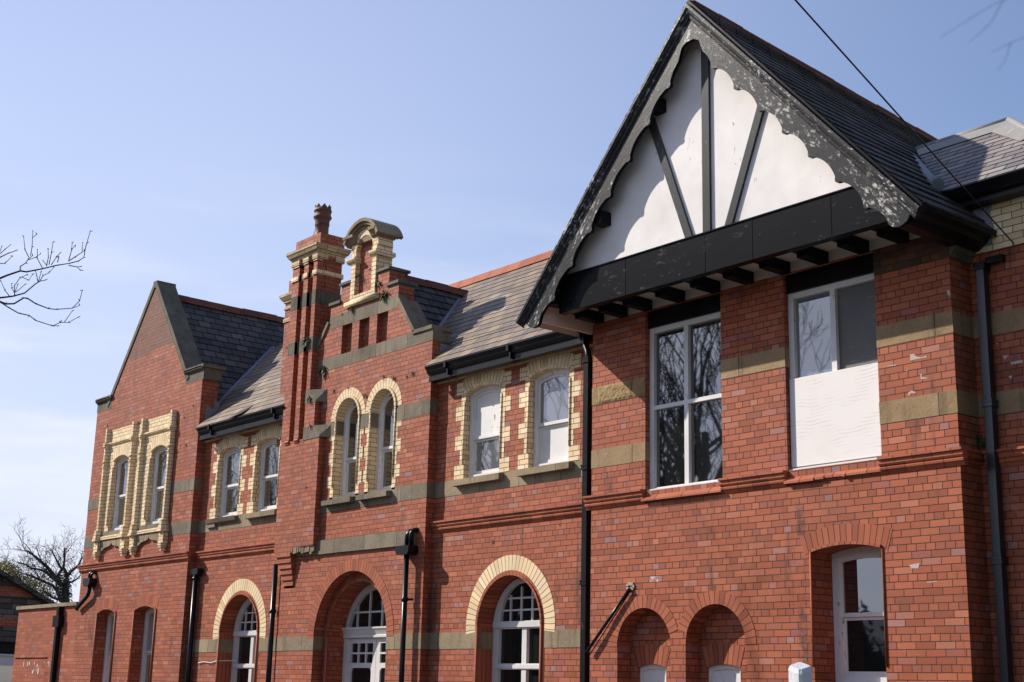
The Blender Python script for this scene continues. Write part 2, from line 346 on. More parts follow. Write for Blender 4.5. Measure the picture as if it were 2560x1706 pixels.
# ------------------------------------------------------------------ mesh helpers
def pt_in(p, poly):
    x, y = p; c = False; n = len(poly)
    for i in range(n):
        x1, y1 = poly[i]; x2, y2 = poly[(i+1) % n]
        if (y1 > y) != (y2 > y) and x < (x2-x1)*(y-y1)/(y2-y1)+x1: c = not c
    return c
def area2(p): return sum(p[i][0]*p[(i+1) % len(p)][1]-p[(i+1) % len(p)][0]*p[i][1] for i in range(len(p)))

class MB:
    def __init__(s): s.v = []; s.f = []; s.mi = []; s.uvs = []; s.sm = []
    def V(s, p): s.v.append(tuple(p)); return len(s.v)-1
    def face(s, pts, mi=0, uv=None, smooth=False):
        s.f.append([s.V(p) for p in pts]); s.mi.append(mi); s.uvs.append(uv); s.sm.append(smooth)
    def box(s, x0, x1, y0, y1, z0, z1, mi=0):
        if x0 > x1: x0, x1 = x1, x0
        if y0 > y1: y0, y1 = y1, y0
        if z0 > z1: z0, z1 = z1, z0
        a = [(x0, y0, z0), (x1, y0, z0), (x1, y1, z0), (x0, y1, z0), (x0, y0, z1), (x1, y0, z1), (x1, y1, z1), (x0, y1, z1)]
        for q in ((0, 1, 5, 4), (1, 2, 6, 5), (2, 3, 7, 6), (3, 0, 4, 7), (4, 5, 6, 7), (3, 2, 1, 0)):
            s.face([a[i] for i in q], mi)
    def prism(s, outer, holes, a0, a1, axis='y', mi=0, mside=None, back=True, mhole=None, smooth_side=False, uvf=None):
        """extrude a 2D polygon (with holes) along an axis; 2D = (x,z) for y, (y,z) for x, (x,y) for z"""
        if mside is None: mside = mi
        if mhole is None: mhole = mside
        if axis == 'y': P = lambda p, a: (p[0], a, p[1])
        elif axis == 'x': P = lambda p, a: (a, p[0], p[1])
        else: P = lambda p, a: (p[0], p[1], a)
        outer = list(outer)
        if area2(outer) < 0: outer.reverse()
        loops = [outer]
        for h in holes:
            h = list(h)
            if area2(h) > 0: h.reverse()
            loops.append(h)
        vs = []; es = []
        for lp in loops:
            b = len(vs); vs += [Vector(p) for p in lp]; es += [(b+i, b+(i+1) % len(lp)) for i in range(len(lp))]
        rv, re, rf, _, _, _ = delaunay_2d_cdt(vs, es, [], 0, 1e-6)
        flip = (axis == 'x') or (axis == 'z')
        for t in rf:
            pts = [(rv[i][0], rv[i][1]) for i in t]
            c = (sum(p[0] for p in pts)/len(pts), sum(p[1] for p in pts)/len(pts))
            if not pt_in(c, outer) or any(pt_in(c, h) for h in loops[1:]): continue
            if area2(pts) < 0: pts.reverse()
            lo, hi = (a0, a1)
            fr = [P(p, lo) for p in pts]; bk = [P(p, hi) for p in reversed(pts)]
            if flip: fr.reverse(); bk.reverse()
            s.face(fr, mi); 
            if back: s.face(bk, mi)
        for k, lp in enumerate(loops):
            n = len(lp)
            for i in range(n):
                p, q = lp[i], lp[(i+1) % n]
                quad = [P(p, a0), P(p, a1), P(q, a1), P(q, a0)]
                if flip: quad.reverse()
                s.face(quad, mside if k == 0 else mhole, None, smooth_side)
    def ring(s, cx, cz, r0, r1, a0, a1, y0, y1, n=28, mi=0, ellip=1.0):
        """arch ring in the xz plane; voussoir UV along the arc"""
        rm = (r0+r1)/2
        for i in range(n):
            t0 = a0+(a1-a0)*i/n; t1 = a0+(a1-a0)*(i+1)/n
            def p(r, t, y): return (cx+r*cos(t), y, cz+r*sin(t)*ellip)
            u0, u1 = t0*rm, t1*rm
            s.face([p(r0, t1, y0), p(r0, t0, y0), p(r1, t0, y0), p(r1, t1, y0)], mi, [(u1, 0), (u0, 0), (u0, r1-r0), (u1, r1-r0)])
            s.face([p(r0, t0, y0), p(r0, t1, y0), p(r0, t1, y1), p(r0, t0, y1)], mi, [(u0, 0), (u1, 0), (u1, y1-y0), (u0, y1-y0)])
            s.face([p(r1, t1, y0), p(r1, t0, y0), p(r1, t0, y1), p(r1, t1, y1)], mi, [(u1, 0), (u0, 0), (u0, y1-y0), (u1, y1-y0)])
        for t in (a0, a1):
            q = [(cx+r*cos(t), y, cz+r*sin(t)*ellip) for r, y in ((r0, y0), (r1, y0), (r1, y1), (r0, y1))]
            if t == a1: q.reverse()
            s.face(q, mi, [(0.02, 0), (0.02, .1), (0.06, .1), (0.06, 0)])
    def tube(s, pts, rad, n=8, mi=0, cap=True, smooth=True):
        pts = [Vector(p) for p in pts]
        if not hasattr(rad, '__len__'): rad = [rad]*len(pts)
        rings = []; up = None
        for i, p in enumerate(pts):
            d = (pts[min(i+1, len(pts)-1)]-pts[max(i-1, 0)]).normalized()
            if up is None: up = d.orthogonal().normalized()
            else:
                up = up - d*up.dot(d)
                up = up.normalized() if up.length > 1e-5 else d.orthogonal().normalized()
            sd = d.cross(up)
            rings.append([s.V(p+(up*cos(2*pi*k/n)+sd*sin(2*pi*k/n))*rad[i]) for k in range(n)])
        for a, b in zip(rings, rings[1:]):
            for k in range(n):
                s.f.append([a[k], a[(k+1) % n], b[(k+1) % n], b[k]]); s.mi.append(mi); s.uvs.append(None); s.sm.append(smooth)
        if cap:
            s.f.append(list(reversed(rings[0]))); s.mi.append(mi); s.uvs.append(None); s.sm.append(False)
            s.f.append(rings[-1]); s.mi.append(mi); s.uvs.append(None); s.sm.append(False)
    def lathe(s, c, prof, n=24, mi=0):
        rings = [[s.V((c[0]+r*cos(2*pi*k/n), c[1]+r*sin(2*pi*k/n), c[2]+z)) for k in range(n)] for r, z in prof]
        for a, b in zip(rings, rings[1:]):
            for k in range(n):
                s.f.append([a[k], a[(k+1) % n], b[(k+1) % n], b[k]]); s.mi.append(mi); s.uvs.append(None); s.sm.append(True)
    def slab(s, quad, th, mi=0, mside=None, mback=None):
        q = [Vector(p) for p in quad]; n = (q[1]-q[0]).cross(q[3]-q[0]).normalized()*th
        lo = [p-n for p in q]
        mside = mi if mside is None else mside
        s.face(q, mi); s.face(list(reversed(lo)), mside if mback is None else mback)
        for i in range(4):
            j = (i+1) % 4
            s.face([q[i], lo[i], lo[j], q[j]], mside)
    def sweep_x(s, prof, x0, x1, mi=0, endcap=True):
        """prof: list of (y,z) closed, extruded along x"""
        s.prism(prof, [], x0, x1, 'x', mi)
    def sweep_y(s, prof, y0, y1, mi=0):
        s.prism(prof, [], y0, y1, 'y', mi)
    def build(s, name, mats, parent=None, root_loc=None):
        me = bpy.data.meshes.new(name); me.from_pydata(s.v, [], s.f)
        if not isinstance(mats, (list, tuple)): mats = [mats]
        for m in mats: me.materials.append(M[m] if isinstance(m, str) else m)
        me.polygons.foreach_set('material_index', s.mi); me.polygons.foreach_set('use_smooth', s.sm)
        ul = me.uv_layers.new(name="UVMap")
        dat = [0.0]*(2*len(me.loops)); Z = Vector((0, 0, 1))
        for p in me.polygons:
            ex = s.uvs[p.index]
            if ex is not None:
                for k, li in enumerate(p.loop_indices): dat[2*li], dat[2*li+1] = ex[k]
                continue
            n = p.normal
            if abs(n.z) > 0.985 or n.length < 0.1: u = Vector((1, 0, 0)); v = Vector((0, 1, 0))
            else:
                u = Z.cross(n).normalized(); v = n.cross(u)
            for li in p.loop_indices:
                co = me.vertices[me.loops[li].vertex_index].co
                dat[2*li] = co.dot(u); dat[2*li+1] = co.dot(v)
        ul.data.foreach_set('uv', dat)
        me.update()
        o = bpy.data.objects.new(name, me); COL.objects.link(o)
        if parent is not None:
            o.parent = parent
            off = parent.get('_base', None)
            base = Vector(off) if off is not None else Vector((0, 0, 0))
            o.location = -base if parent.type == 'EMPTY' else (0, 0, 0)
        return o

def thing(name, label, cat, loc, group=None):
    o = bpy.data.objects.new(name, None); COL.objects.link(o); o.location = loc; o.empty_display_size = 0.2
    o['label'] = label; o['category'] = cat; o['_base'] = list(loc)
    if group: o['group'] = group
    return o
def tag(o, label, cat, group=None):
    o['label'] = label; o['category'] = cat
    if group: o['group'] = group
    return o

def box_part(name, mat, parent, *boxes):
    m = MB()
    for b in boxes: m.box(*b)
    return m.build(name, mat, parent)

def slates(m, a, b, c, d, h=.2, lift=.016, mi=0):
    a, b, c, d = [Vector(q) for q in (a, b, c, d)]
    n = (b-a).cross(d-a).normalized(); L = (d-a).length; k = 0; ud = (b-a).normalized(); rj = random.Random(int(L*100))
    while k*h < L-.01:
        t0 = k*h/L; t1 = min((k+1)*h/L, 1.0); lf = lift*rj.uniform(.8, 1.25)
        A = a+(d-a)*t0; Bq = b+(c-b)*t0; Cq = b+(c-b)*t1; D = a+(d-a)*t1
        p0 = A+n*lf; p1 = Bq+n*lf; q1 = Cq+n*.002; q0 = D+n*.002
        m.face([p0, p1, q1, q0], mi, [(p0.dot(ud), k*h), (p1.dot(ud), k*h), (q1.dot(ud), k*h+(t1-t0)*L), (q0.dot(ud), k*h+(t1-t0)*L)])
        m.face([A, Bq, p1, p0], mi, [(A.dot(ud), k*h+.05), (Bq.dot(ud), k*h+.05), (Bq.dot(ud), k*h+.06), (A.dot(ud), k*h+.06)])
        k += 1
# arched outline: x0..x1, z0..spring zs, then an arc rising `rise` above zs; inset shrinks it
def arch_poly(x0, x1, z0, zs, rise, n=18, inset=0.0, zi=None):
    w = (x1-x0)/2; cx = (x0+x1)/2
    pts = [(x0+inset, z0+(inset if zi is None else zi)), (x1-inset, z0+(inset if zi is None else zi))]
    if rise < 1e-6:
        return pts+[(x1-inset, zs-inset), (x0+inset, zs-inset)]
    R = (w*w+rise*rise)/(2*rise); cz = zs+rise-R; R2 = R-inset; w2 = w-inset
    a = math.acos(min(1, max(-1, w2/R2))) if R2 > w2 else 0.0
    for i in range(n+1):
        t = a+(pi-2*a)*i/n
        pts.append((cx+R2*cos(t), cz+R2*sin(t)))
    return pts
def arc_params(x0, x1, zs, rise):
    w = (x1-x0)/2; R = (w*w+rise*rise)/(2*rise); cx = (x0+x1)/2; cz = zs+rise-R
    a = math.asin(min(1, (zs-cz)/R)) if rise < w else 0.0
    return cx, cz, R, a

# ------------------------------------------------------------------ THE BUILDING
B = thing('brick_building', 'long red brick building with cream brick windows and a black and white timbered gable', 'building', (-17.0, 0.4, 0.0))
YL, YR, YP, YB, YW = 0.20, 0.38, 0.22, 0.10, 0.0     # front planes: gabled end wing, recessed wall, middle projection, chimney breast, timbered bay

# ---- walls with their openings
SEG = 0.07
LGF = [(-29.02, -28.10, 1.0, 3.04, 0.09), (-27.21, -26.23, 1.0, 3.05, 0.09)]
LFF = [(-28.86, -28.07, 4.77, 6.30, 0.10), (-27.03, -26.26, 4.77, 6.30, 0.10)]
RFF = [(-24.41, -23.56, 4.72, 6.00, 0.08), (-22.96, -22.11, 4.72, 6.00, 0.08), (-16.61, -15.755, 4.72, 6.035, 0.08), (-15.10, -14.24, 4.72, 6.035, 0.08)]
RGF = [(-23.16-0.70, -23.16+0.70, 0.9, 2.555, 0.70), (-15.445-0.705, -15.445+0.705, 0.9, 2.535, 0.705)]
PFF = [(-19.985, -19.305, 4.70, 6.045, 0.34), (-18.94, -18.26, 4.70, 6.045, 0.34)]
DOOR = (-19.28-1.06, -19.28+1.06, 0.0, 2.41, 1.06)

w = MB()
out = [(-30.08, 0), (-25.04, 0), (-25.04, 7.56), (-25.72, 7.60), (-27.59, 10.0), (-29.46, 7.60), (-30.08, 7.56)]
w.prism(out, [arch_poly(a-.02, b+.02, c-.03, d, e+.02) for a, b, c, d, e in LFF]+[arch_poly(*q) for q in LGF], YL, YL+.36, 'y')
w.build('wall', 'brick_gable', B)
w = MB()
w.prism([(-30.08, 0), (-25.04, 0), (-25.04, 6.5), (-30.08, 6.5)], [], YL+.55, YL+.6, 'y')
w.box(-25.35, -25.04, YL+.36, YL+.9, 0, 6.55)
w.build('wall', 'brick', B)

w = MB()
w.prism([(-25.04, 0), (-13.3, 0), (-13.3, 6.5), (-25.04, 6.5)],
        [arch_poly(a-.03, b+.03, c-.03, d, e+.03) for a, b, c, d, e in RFF]+[arch_poly(a-.05, b+.05, c, d, e+.05) for a, b, c, d, e in RGF]
        + [[(-20.6, 0.5), (-17.9, 0.5), (-17.9, 6.3), (-20.6, 6.3)]], YR, YR+.30, 'y')
w.build('wall', 'brick', B)
w = MB(); w.box(-25.0, -13.4, 1.2, 1.25, 0, 6.4); w.build('inner_wall', 'board_grey', B)

w = MB()
gab = [(-21.5, 0), (-17.315, 0), (-17.315, 7.12), (-17.75, 7.12), (-18.32, 7.86), (-18.32, 8.10), (-18.61, 8.10), (-18.61, 8.41), (-18.95, 8.41), (-18.95, 8.20),
       (-19.76, 8.20), (-19.76, 8.41), (-20.075, 8.41), (-20.075, 8.10), (-20.385, 8.10), (-20.385, 7.86), (-20.95, 7.12), (-21.5, 7.12)]
slots = [[(-19.98, 7.205), (-19.665, 7.205), (-19.665, 7.715), (-19.98, 7.715)], [(-19.446, 7.205), (-19.137, 7.205), (-19.137, 7.715), (-19.446, 7.715)], [(-18.91, 7.205), (-18.59, 7.205), (-18.59, 7.715), (-18.91, 7.715)]]
w.prism(gab, [arch_poly(a-.05, b+.05, c, d, e+.05) for a, b, c, d, e in PFF]+[arch_poly(*DOOR)]+slots, YP, YP+.20, 'y')
w.box(-20.1, -18.5, YP+.10, YP+.11, 7.1, 7.8)
w.box(-18.6, -17.316, YP+.20, YP+.34, 6.3, 7.1)
w.build('gable_wall', 'brick', B)

w = MB()
BW1 = (-12.37, -11.08, 4.10, 6.44); BW2 = (-10.10, -8.83, 4.12, 6.44)
BA = [(-12.40-.46, -12.40+.46, 1.0, 2.20, .46), (-11.23-.47, -11.23+.47, 1.0, 2.20, .47)]
BG = (-9.80, -8.88, 1.66, 3.19, 0.06)
def rect(x0, x1, z0, z1): return [(x0, z0), (x1, z0), (x1, z1), (x0, z1)]
w.prism(rect(-13.36, -7.89, 0, 6.45), [rect(*BW1), rect(*BW2)]+[arch_poly(*q) for q in BA]+[arch_poly(*BG)], YW, YW+.42, 'y')
w.box(-13.355, -13.05, YW+.42, YW+.9, 0, 6.44)
w.build('wall', 'brick', B)
w = MB(); w.box(-13.0, -8.0, .8, .85, 0.2, 6.4); w.build('inner_wall', 'board_grey', B)

# blind arches in the bay: recessed panel with a small window each
def blind_panel(x0, x1, wx0, wx1):
    m = MB(); m.prism(rect(x0-.02, x1+.02, .5, 2.75), [arch_poly(wx0, wx1, .6, 1.955, .04)], .24, .34, 'y')
    m.build('recessed_panel', 'brick', B)
    cx, cz, R, a = arc_params(wx0, wx1, 1.955, .04)
    m = MB(); m.ring(cx, cz, R, R+.24, a+.0, pi-a, .235, .30, 10); m.build('segmental_arch', 'red_arch', B)
    m = MB(); m.prism(arch_poly(wx0, wx1, .6, 1.955, .04), [arch_poly(wx0, wx1, .6, 1.955, .04, inset=.055)], .29, .335, 'y')
    f = m.build('window', 'white_worn', B)
    m = MB(); m.prism(arch_poly(wx0, wx1, .6, 1.955, .04, inset=.05), [], .315, .33, 'y'); m.build('board', 'white_worn', f)
blind_panel(BA[0][0], BA[0][1], -12.75, -12.25)
blind_panel(BA[1][0], BA[1][1], -11.60, -11.06)
for (x0, x1, z0, zs, r), sd in zip(BA, (0, 1)):
    m = MB(); cx = (x0+x1)/2
    m.ring(cx, zs, r+.001, r+.155, radians(18 if sd == 0 else 0), radians(180 if sd == 0 else 162), YW-.006, YW+.02, 26)
    m.build('round_arch', 'red_arch', B)

# right hand wall beyond the bay
w = MB(); w.box(-7.885, -6.72, YR, 2.3, 0, 6.245); w.build('wall', 'brick', B)
w = MB(); w.box(-8.6, -6.716, YR-.004, 2.304, 6.25, 6.93); w.box(-7.70, -6.716, YR-.02, YR, 6.24, 6.30); w.build('cream_wall', 'yellow', B)
m = MB(); m.box(-7.89, -7.60, YR-.012, YR-.005, 6.30, 6.74)
m.face([(-7.60, YR-.012, 6.40), (-7.55, YR-.012, 6.40), (-7.60, YR-.012, 6.64)])
m.build('lead_flashing', 'lead', B)

# ---- stone bands
def bands(name, mat, y, spans, z0, z1, depth=.08):
    for a, b in spans:
        m = MB(); m.box(a-.003, b+.003, y-.004, y+depth, z0, z1); m.build(name, mat, B)
ZA, ZB = 4.49, 4.73
ZC, ZD = 5.335, 5.57
bands('stone_band', 'stone_dark', YL, [(-30.084, -29.15), (-26.10, -25.036)], ZA, ZB, .3)
bands('stone_band', 'stone_dark', YL, [(-30.084, -29.15), (-26.10, -25.036)], ZC, ZD, .3)
bands('stone_band', 'stone', YR, [(-25.036, -21.6)], ZA, ZB)
bands('stone_band', 'stone', YR, [(-17.33, -13.37)], ZA, ZB)
bands('stone_band', 'stone_dark', YP, [(-20.52, -17.311)], ZA, ZB, .15)
bands('stone_band', 'stone_dark', YP, [(-20.52, -19.985), (-19.305, -18.94), (-18.26, -17.311)], 5.80, 6.04, .15)
bands('stone_band', 'stone_dark', YP, [(-20.7, -17.311)], 6.98, 7.205, .19)
bands('stone_band', 'stone_dark', YP, [(-20.385, -18.318)], 7.717, 7.945, .19)
bands('stone_band', 'stone_tan', YW, [(-13.364, -12.37)], ZA, ZB)
bands('stone_band', 'stone_tan', YW, [(-8.83, -7.886)], ZA, ZB, .41)
bands('stone_band', 'stone_tan', YW, [(-11.08, -10.10)], ZC, ZD)
bands('stone_band', 'stone_tan', YW, [(-8.83, -7.886)], ZC, ZD, .41)
bands('stone_band', 'stone_tan', YR, [(-7.885, -6.717)], ZA, ZB)
bands('stone_band', 'stone_tan', YR, [(-7.885, -6.717)], ZC, ZD)
m = MB(); nx, nz = 26, 8; x0, x1 = -13.364, -12.37
hh = [[random.uniform(-.006, .004) if 0 < i < nx and 0 < j < nz and i > 3 else 0 for j in range(nz+1)] for i in range(nx+1)]
for i in range(nx):
    for j in range(nz):
        def q(a, b): return (x0+(x1-x0)*a/nx, YW-.016+hh[a][b] if 0 < a < nx and 0 < b < nz and a > 3 else YW-.004, ZC+(ZD-ZC)*b/nz)
        m.face([q(i, j), q(i+1, j), q(i+1, j+1), q(i, j+1)], 0, None, False)
m.build('stone_band', 'stone_rock', B)
GZ0, GZ1 = 2.215, 2.453
bands('stone_band', 'stone', YR, [(-24.95, -23.86), (-22.46, -21.45)], GZ0, GZ1, .28)
bands('stone_band', 'stone', YR, [(-17.33, -16.15), (-14.74, -13.37)], GZ0, GZ1, .28)
bands('stone_band', 'stone', YP, [(-21.5, -20.34), (-18.22, -17.311)], GZ0, GZ1, .18)
m = MB(); m.prism([(-20.95, 3.80), (-20.6, 3.785), (-19.6, 3.79), (-18.7, 3.782), (-17.53, 3.785), (-17.535, 3.93), (-17.56, 4.01), (-18.6, 4.02), (-20.95, 4.02)], [], YP-.045, YP+.05, 'y')
m.build('stone_slab', 'stone_dark', B)
m = MB(); random.seed(3)
x = -20.98
while x < -20.36:
    dx = random.uniform(.05, .09); z0 = 3.80+random.uniform(.0, .06)
    m.box(x, x+dx, YB-.01+random.uniform(0, .04), YP, z0, 3.945); x += dx
m.build('stone_slab', 'stone', B)

# ---- moulded string courses
def string(x0, x1, y, z1=4.125, right_return=None, left_return=None, h=.18, p=.09):
    prof = [(y+.02, z1), (y-p, z1-.005), (y-p, z1-.030), (y-p*.72, z1-.036), (y-p*.72, z1-.075), (y-p*.60, z1-.092), (y-p*.42, z1-.10), (y-p*.55, z1-.115), (y-p*.5, z1-.135), (y-p*.3, z1-.15), (y-p*.12, z1-h), (y+.02, z1-h)]
    m = MB(); m.prism(prof, [], x0, x1, 'x')
    if right_return is not None:
        prof2 = [(x1 - p - (q[0]-y), q[1]) for q in prof]     # mirrored onto the side face
        prof2 = [(x1 - p + (y - q[0]), q[1]) for q in prof]
        m.prism(prof2, [], y+.021, right_return, 'y')
    return m.build('string_course', 'red_arch_h' if False else 'red_mould', B)
M['red_mould'] = coursed('red_moulded_brick', RED[:5], DJ, h=4.0, w=0.23, bond='stretch', stain=0.55, stain_col=(0.09, 0.03, 0.02), bump=0.3)
string(-30.15, -24.965, YL, right_return=YR)
string(-24.96, -21.50, YR)
string(-17.30, -13.45, YR)
string(-13.44, -12.37, YW); string(-11.08, -10.10, YW); string(-8.83, -7.815, YW, right_return=YR)
string(-7.81, -6.66, YR)
# tile weathering below the big bay windows
for a, b in ((-12.39, -11.06), (-10.12, -8.81)):
    m = MB()
    if b < -10:
        m.prism([(YW+.02, 4.06), (YW-.06, 3.985), (YW-.06, 3.965), (YW+.02, 3.99)], [], a, b, 'x')
    else:
        xs = [a, a+.42, a+.55, a+.8, a+.84, b]; dz = [0, 0, .03, .02, .04, .03]
        for i in range(len(xs)-1):
            d = .02*i % .05
            m.prism([(YW+.02, 4.06), (YW-.055+d*.6, 3.99+d*.4), (YW-.055+d*.6, 3.965+d*.4), (YW+.02, 3.985)], [], xs[i], xs[i+1]-.004, 'x')
    m.build('sill_tiles', 'ridge', B)

# ---- cream quoined sash windows of the recessed wall
def quoins(m, x0, x1, z0, zs, y, yr, narrow=.10, wide=.24, start=0, right_limit=None):
    z = z0; k = start
    while z < zs-.02:
        z2 = min(z+.228, zs)
        for sd in (-1, 1):
            xa = x0 if sd < 0 else x1
            m.box(xa, xa+sd*narrow, y-.004, y+yr, z, z2)
            if k % 2 == 0:
                xe = xa+sd*wide
                m.box(xa+sd*narrow, xe, y-.004, y+.02, z, z2)
        z = z2; k += 1
def seg_head(m, x0, x1, zs, rise, y, yr, th=.23, n=14, mi=1):
    cx, cz, R, a = arc_params(x0, x1, zs, rise)
    m.ring(cx, cz, R, R+th, a, pi-a, y-.005, y+yr, n, mi)
    m.ring(cx, cz, R-.0, R+.035, a, pi-a, y-.03, y-.006, n, mi)          # roll moulding under the arch
def bead(m, x, z0, z1, y, r=.02, n=8):
    m.tube([(x, y, z0), (x, y, z1)], r, n)

def sash_window(op, yf, glass_up='glass', glass_lo='glass', board=None, frame_mat='white_worn', fw=.07, meet=None, parent=B, sill=None, depth=.1, zi=.06):
    x0, x1, z0, zs, rise = op
    m = MB(); m.prism(arch_poly(x0-.01, x1+.01, z0, zs, rise+.01), [arch_poly(x0, x1, z0, zs, rise, inset=fw, zi=zi)], yf, yf+depth, 'y')
    m.prism(arch_poly(x0+fw*.55, x1-fw*.55, z0+zi*.6, zs, rise-fw*.5 if rise > fw else rise*.5), [arch_poly(x0, x1, z0, zs, rise, inset=fw+.012, zi=zi+.01)], yf-.014, yf-.001, 'y') if False else None
    win = m.build('window', frame_mat, parent)
    zm = (z0+zs+rise)/2 if meet is None else meet
    a, b = x0+fw, x1-fw; sw = .045
    # upper sash (outer), lower sash set back
    m = MB()
    up = arch_poly(x0, x1, zm, zs, rise, inset=fw-.005, zi=0)
    m.prism(up, [arch_poly(x0, x1, zm, zs, rise, inset=fw+sw, zi=sw)], yf+.028, yf+.06, 'y'); m.build('sash', frame_mat, win)
    m = MB(); m.prism(arch_poly(x0, x1, zm, zs, rise, inset=fw+sw-.01, zi=sw-.01), [], yf+.045, yf+.05, 'y')
    m.build('pane', board if board == 'up' else glass_up, win)
    m = MB(); m.prism(rect(a-.004, b+.004, z0+.03, zm-.002), [rect(a+sw, b-sw, z0+.03+.09, zm-.035)], yf+.062, yf+.095, 'y'); m.build('sash', frame_mat, win)
    m = MB(); m.box(a+sw-.01, b-sw+.01, yf+.078, yf+.083, z0+.10, zm-.025); m.build('pane', glass_lo, win)
    return win

m_c = None
for i, op in enumerate(RFF):
    x0, x1, z0, zs, rise = op
    gu, gl = [('glass', 'glass'), ('glass', 'glass'), ('white_worn', 'glass_grey'), ('glass_grey', 'white_worn')][i]
    win = sash_window(op, YR+.085, gu, gl, fw=.06, meet=[5.33, 5.36, 5.32, 5.33][i])
    m = MB(); quoins(m, x0, x1, z0, zs+.0, YR, .28, wide=.23)
    m.box(x0-.23, x0, YR-.004, YR+.02, zs+.002, zs+.20); m.box(x1, x1+.23, YR-.004, YR+.02, zs+.002, zs+.20)
    bead(m, x0-.018, z0+.23, zs-.12, YR-.006, .017); bead(m, x0-.0, z0+.23, zs-.12, YR+.045, .015)
    bead(m, x1+.018, z0+.23, zs-.12, YR-.006, .017)
    seg_head(m, x0, x1, zs, rise, YR, .28)
    m.build('surround', ['yellow', 'yellow_arch'], win)
    m = MB()
    if i == 0:      # broken sill
        m.prism([(YR-.10, z0-.005), (YR+.3, z0+.01), (YR+.3, z0-.12), (YR-.02, z0-.12), (YR-.07, z0-.08)], [], x0-.22, x1+.06, 'x')
        m.box(x0-.24, x0+.1, YR-.05, YR, z0-.16, z0-.10); 
    else:
        m.prism([(YR-.10, z0-.012), (YR+.3, z0+.01), (YR+.3, z0-.12), (YR-.10, z0-.105)], [], x0-.16 if i > 1 else x0-.14, x1+.11, 'x')
    m.build('sill', 'stone' if i != 0 else 'stone_dark', win)

# extra paint blotches: the whitewashed upper pane and the lower board carry grain
# ---- cream cornice below the eaves, gutters
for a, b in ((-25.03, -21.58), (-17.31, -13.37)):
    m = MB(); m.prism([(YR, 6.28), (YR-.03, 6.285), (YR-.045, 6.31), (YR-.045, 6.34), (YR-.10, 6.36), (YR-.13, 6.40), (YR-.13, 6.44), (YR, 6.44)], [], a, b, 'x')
    m.build('cornice', 'yellow_dirt_shade', B)
def gutter(a, b, ytop, z1, endx=None):
    m = MB()
    prof = [(ytop, z1), (ytop-.012, z1-.015), (ytop, z1-.03), (ytop+.03, z1-.065), (ytop+.035, z1-.085), (ytop+.06, z1-.12), (ytop+.075, z1-.135), (ytop+.17, z1-.14), (ytop+.17, z1-.01), (ytop+.15, z1-.01), (ytop+.15, z1-.06), (ytop+.03, z1-.02)]
    m.prism(prof, [], a, b, 'x')
    g = m.build('gutter', 'pipe_black', B)
    m = MB(); m.box(a, b, ytop+.09, ytop+.11, z1-.22, z1-.142); m.box(a, b, ytop+.08, ytop+.20, z1-.235, z1-.222); m.build('fascia_board', 'pipe_black', g)
    n = max(2, int((b-a)/1.15)); m = MB()
    for i in range(n):
        x = a+.5+(b-a-.9)*i/max(1, n-1)
        m.box(x, x+.05, ytop-.016, ytop+.05, z1-.10, z1+.004); m.box(x+.01, x+.04, ytop+.04, ytop+.09, z1-.2, z1-.10)
    m.build('bracket', 'pipe_black', g)
    return g
gutter(-24.86, -21.56, .06, 6.52)
gutter(-17.27, -13.36, .06, 6.52)

# ---- main slate roof
SM = .9
def mz(y): return 6.50+SM*(y-.05)
m = MB()
YRG = 2.82
# front slope in two lengths each side of the middle projection (it also runs behind it)
m.slab([(-24.97, .09, mz(.09)), (-21.58, .09, mz(.09)), (-21.58, .62, mz(.62)), (-24.97, .62, mz(.62))], .05)
m.slab([(-17.32, .09, mz(.09)), (-11.6, .09, mz(.09)), (-11.6, .62, mz(.62)), (-17.32, .62, mz(.62))], .05)
m.slab([(-26.95, .62, mz(.62)), (-11.6, .62, mz(.62)), (-11.6, YRG, mz(YRG)), (-26.95, YRG, mz(YRG))], .05)
slates(m, (-24.97, .09, mz(.09)), (-21.58, .09, mz(.09)), (-21.58, .625, mz(.625)), (-24.97, .625, mz(.625)), .2, .007)
slates(m, (-17.32, .09, mz(.09)), (-11.6, .09, mz(.09)), (-11.6, .625, mz(.625)), (-17.32, .625, mz(.625)), .2, .007)
slates(m, (-26.95, .625, mz(.625)), (-11.6, .625, mz(.625)), (-11.6, YRG, mz(YRG)), (-26.95, YRG, mz(YRG)), .2, .007)
m.slab([(-11.6, 5.6, mz(.05)), (-26.95, 5.6, mz(.05)), (-26.95, YRG, mz(YRG)), (-11.6, YRG, mz(YRG))], .05)
m.build('roof', 'slate', B)
M['ridge_shaded'] = coursed('terracotta_ridge_shaded', [(0, (0.11, 0.045, 0.032)), (1, (0.17, 0.06, 0.04))], (0.03, 0.018, 0.015), h=5.0, w=0.45, bond='stretch', joint=0.006, rough=0.8, stain=0.4)  # darker copy of the ridge tile, shade painted into the terracotta
def ridge_tiles(p0, p1, w=.13, dz=.05, mat='ridge'):
    p0 = Vector(p0); p1 = Vector(p1); L = (p1-p0).length; n = max(1, int(round(L/.45))); d = (p1-p0)/n
    m = MB(); side = d.cross(Vector((0, 0, 1))).normalized()
    for i in range(n):
        a = p0+d*i; b = p0+d*(i+1)*1.0 if i == n-1 else p0+d*(i+.985)
        jz = random.uniform(-.008, .008)
        pr = [(-w, -w*1.05), (-w*.35, -.005), (-.03, .035), (.03, .035), (w*.35, -.005), (w, -w*1.05)]
        A = [a+side*x+Vector((0, 0, z+dz+jz)) for x, z in pr]; Bq = [b+side*x+Vector((0, 0, z+dz+jz)) for x, z in pr]
        for k in range(5): m.face([A[k], A[k+1], Bq[k+1], Bq[k]], 0)
        m.face(list(reversed(A))); m.face(Bq)
    return m.build('ridge_tiles', mat, B)
ridge_tiles((-25.9, YRG, mz(YRG)), (-11.3, YRG, mz(YRG)))

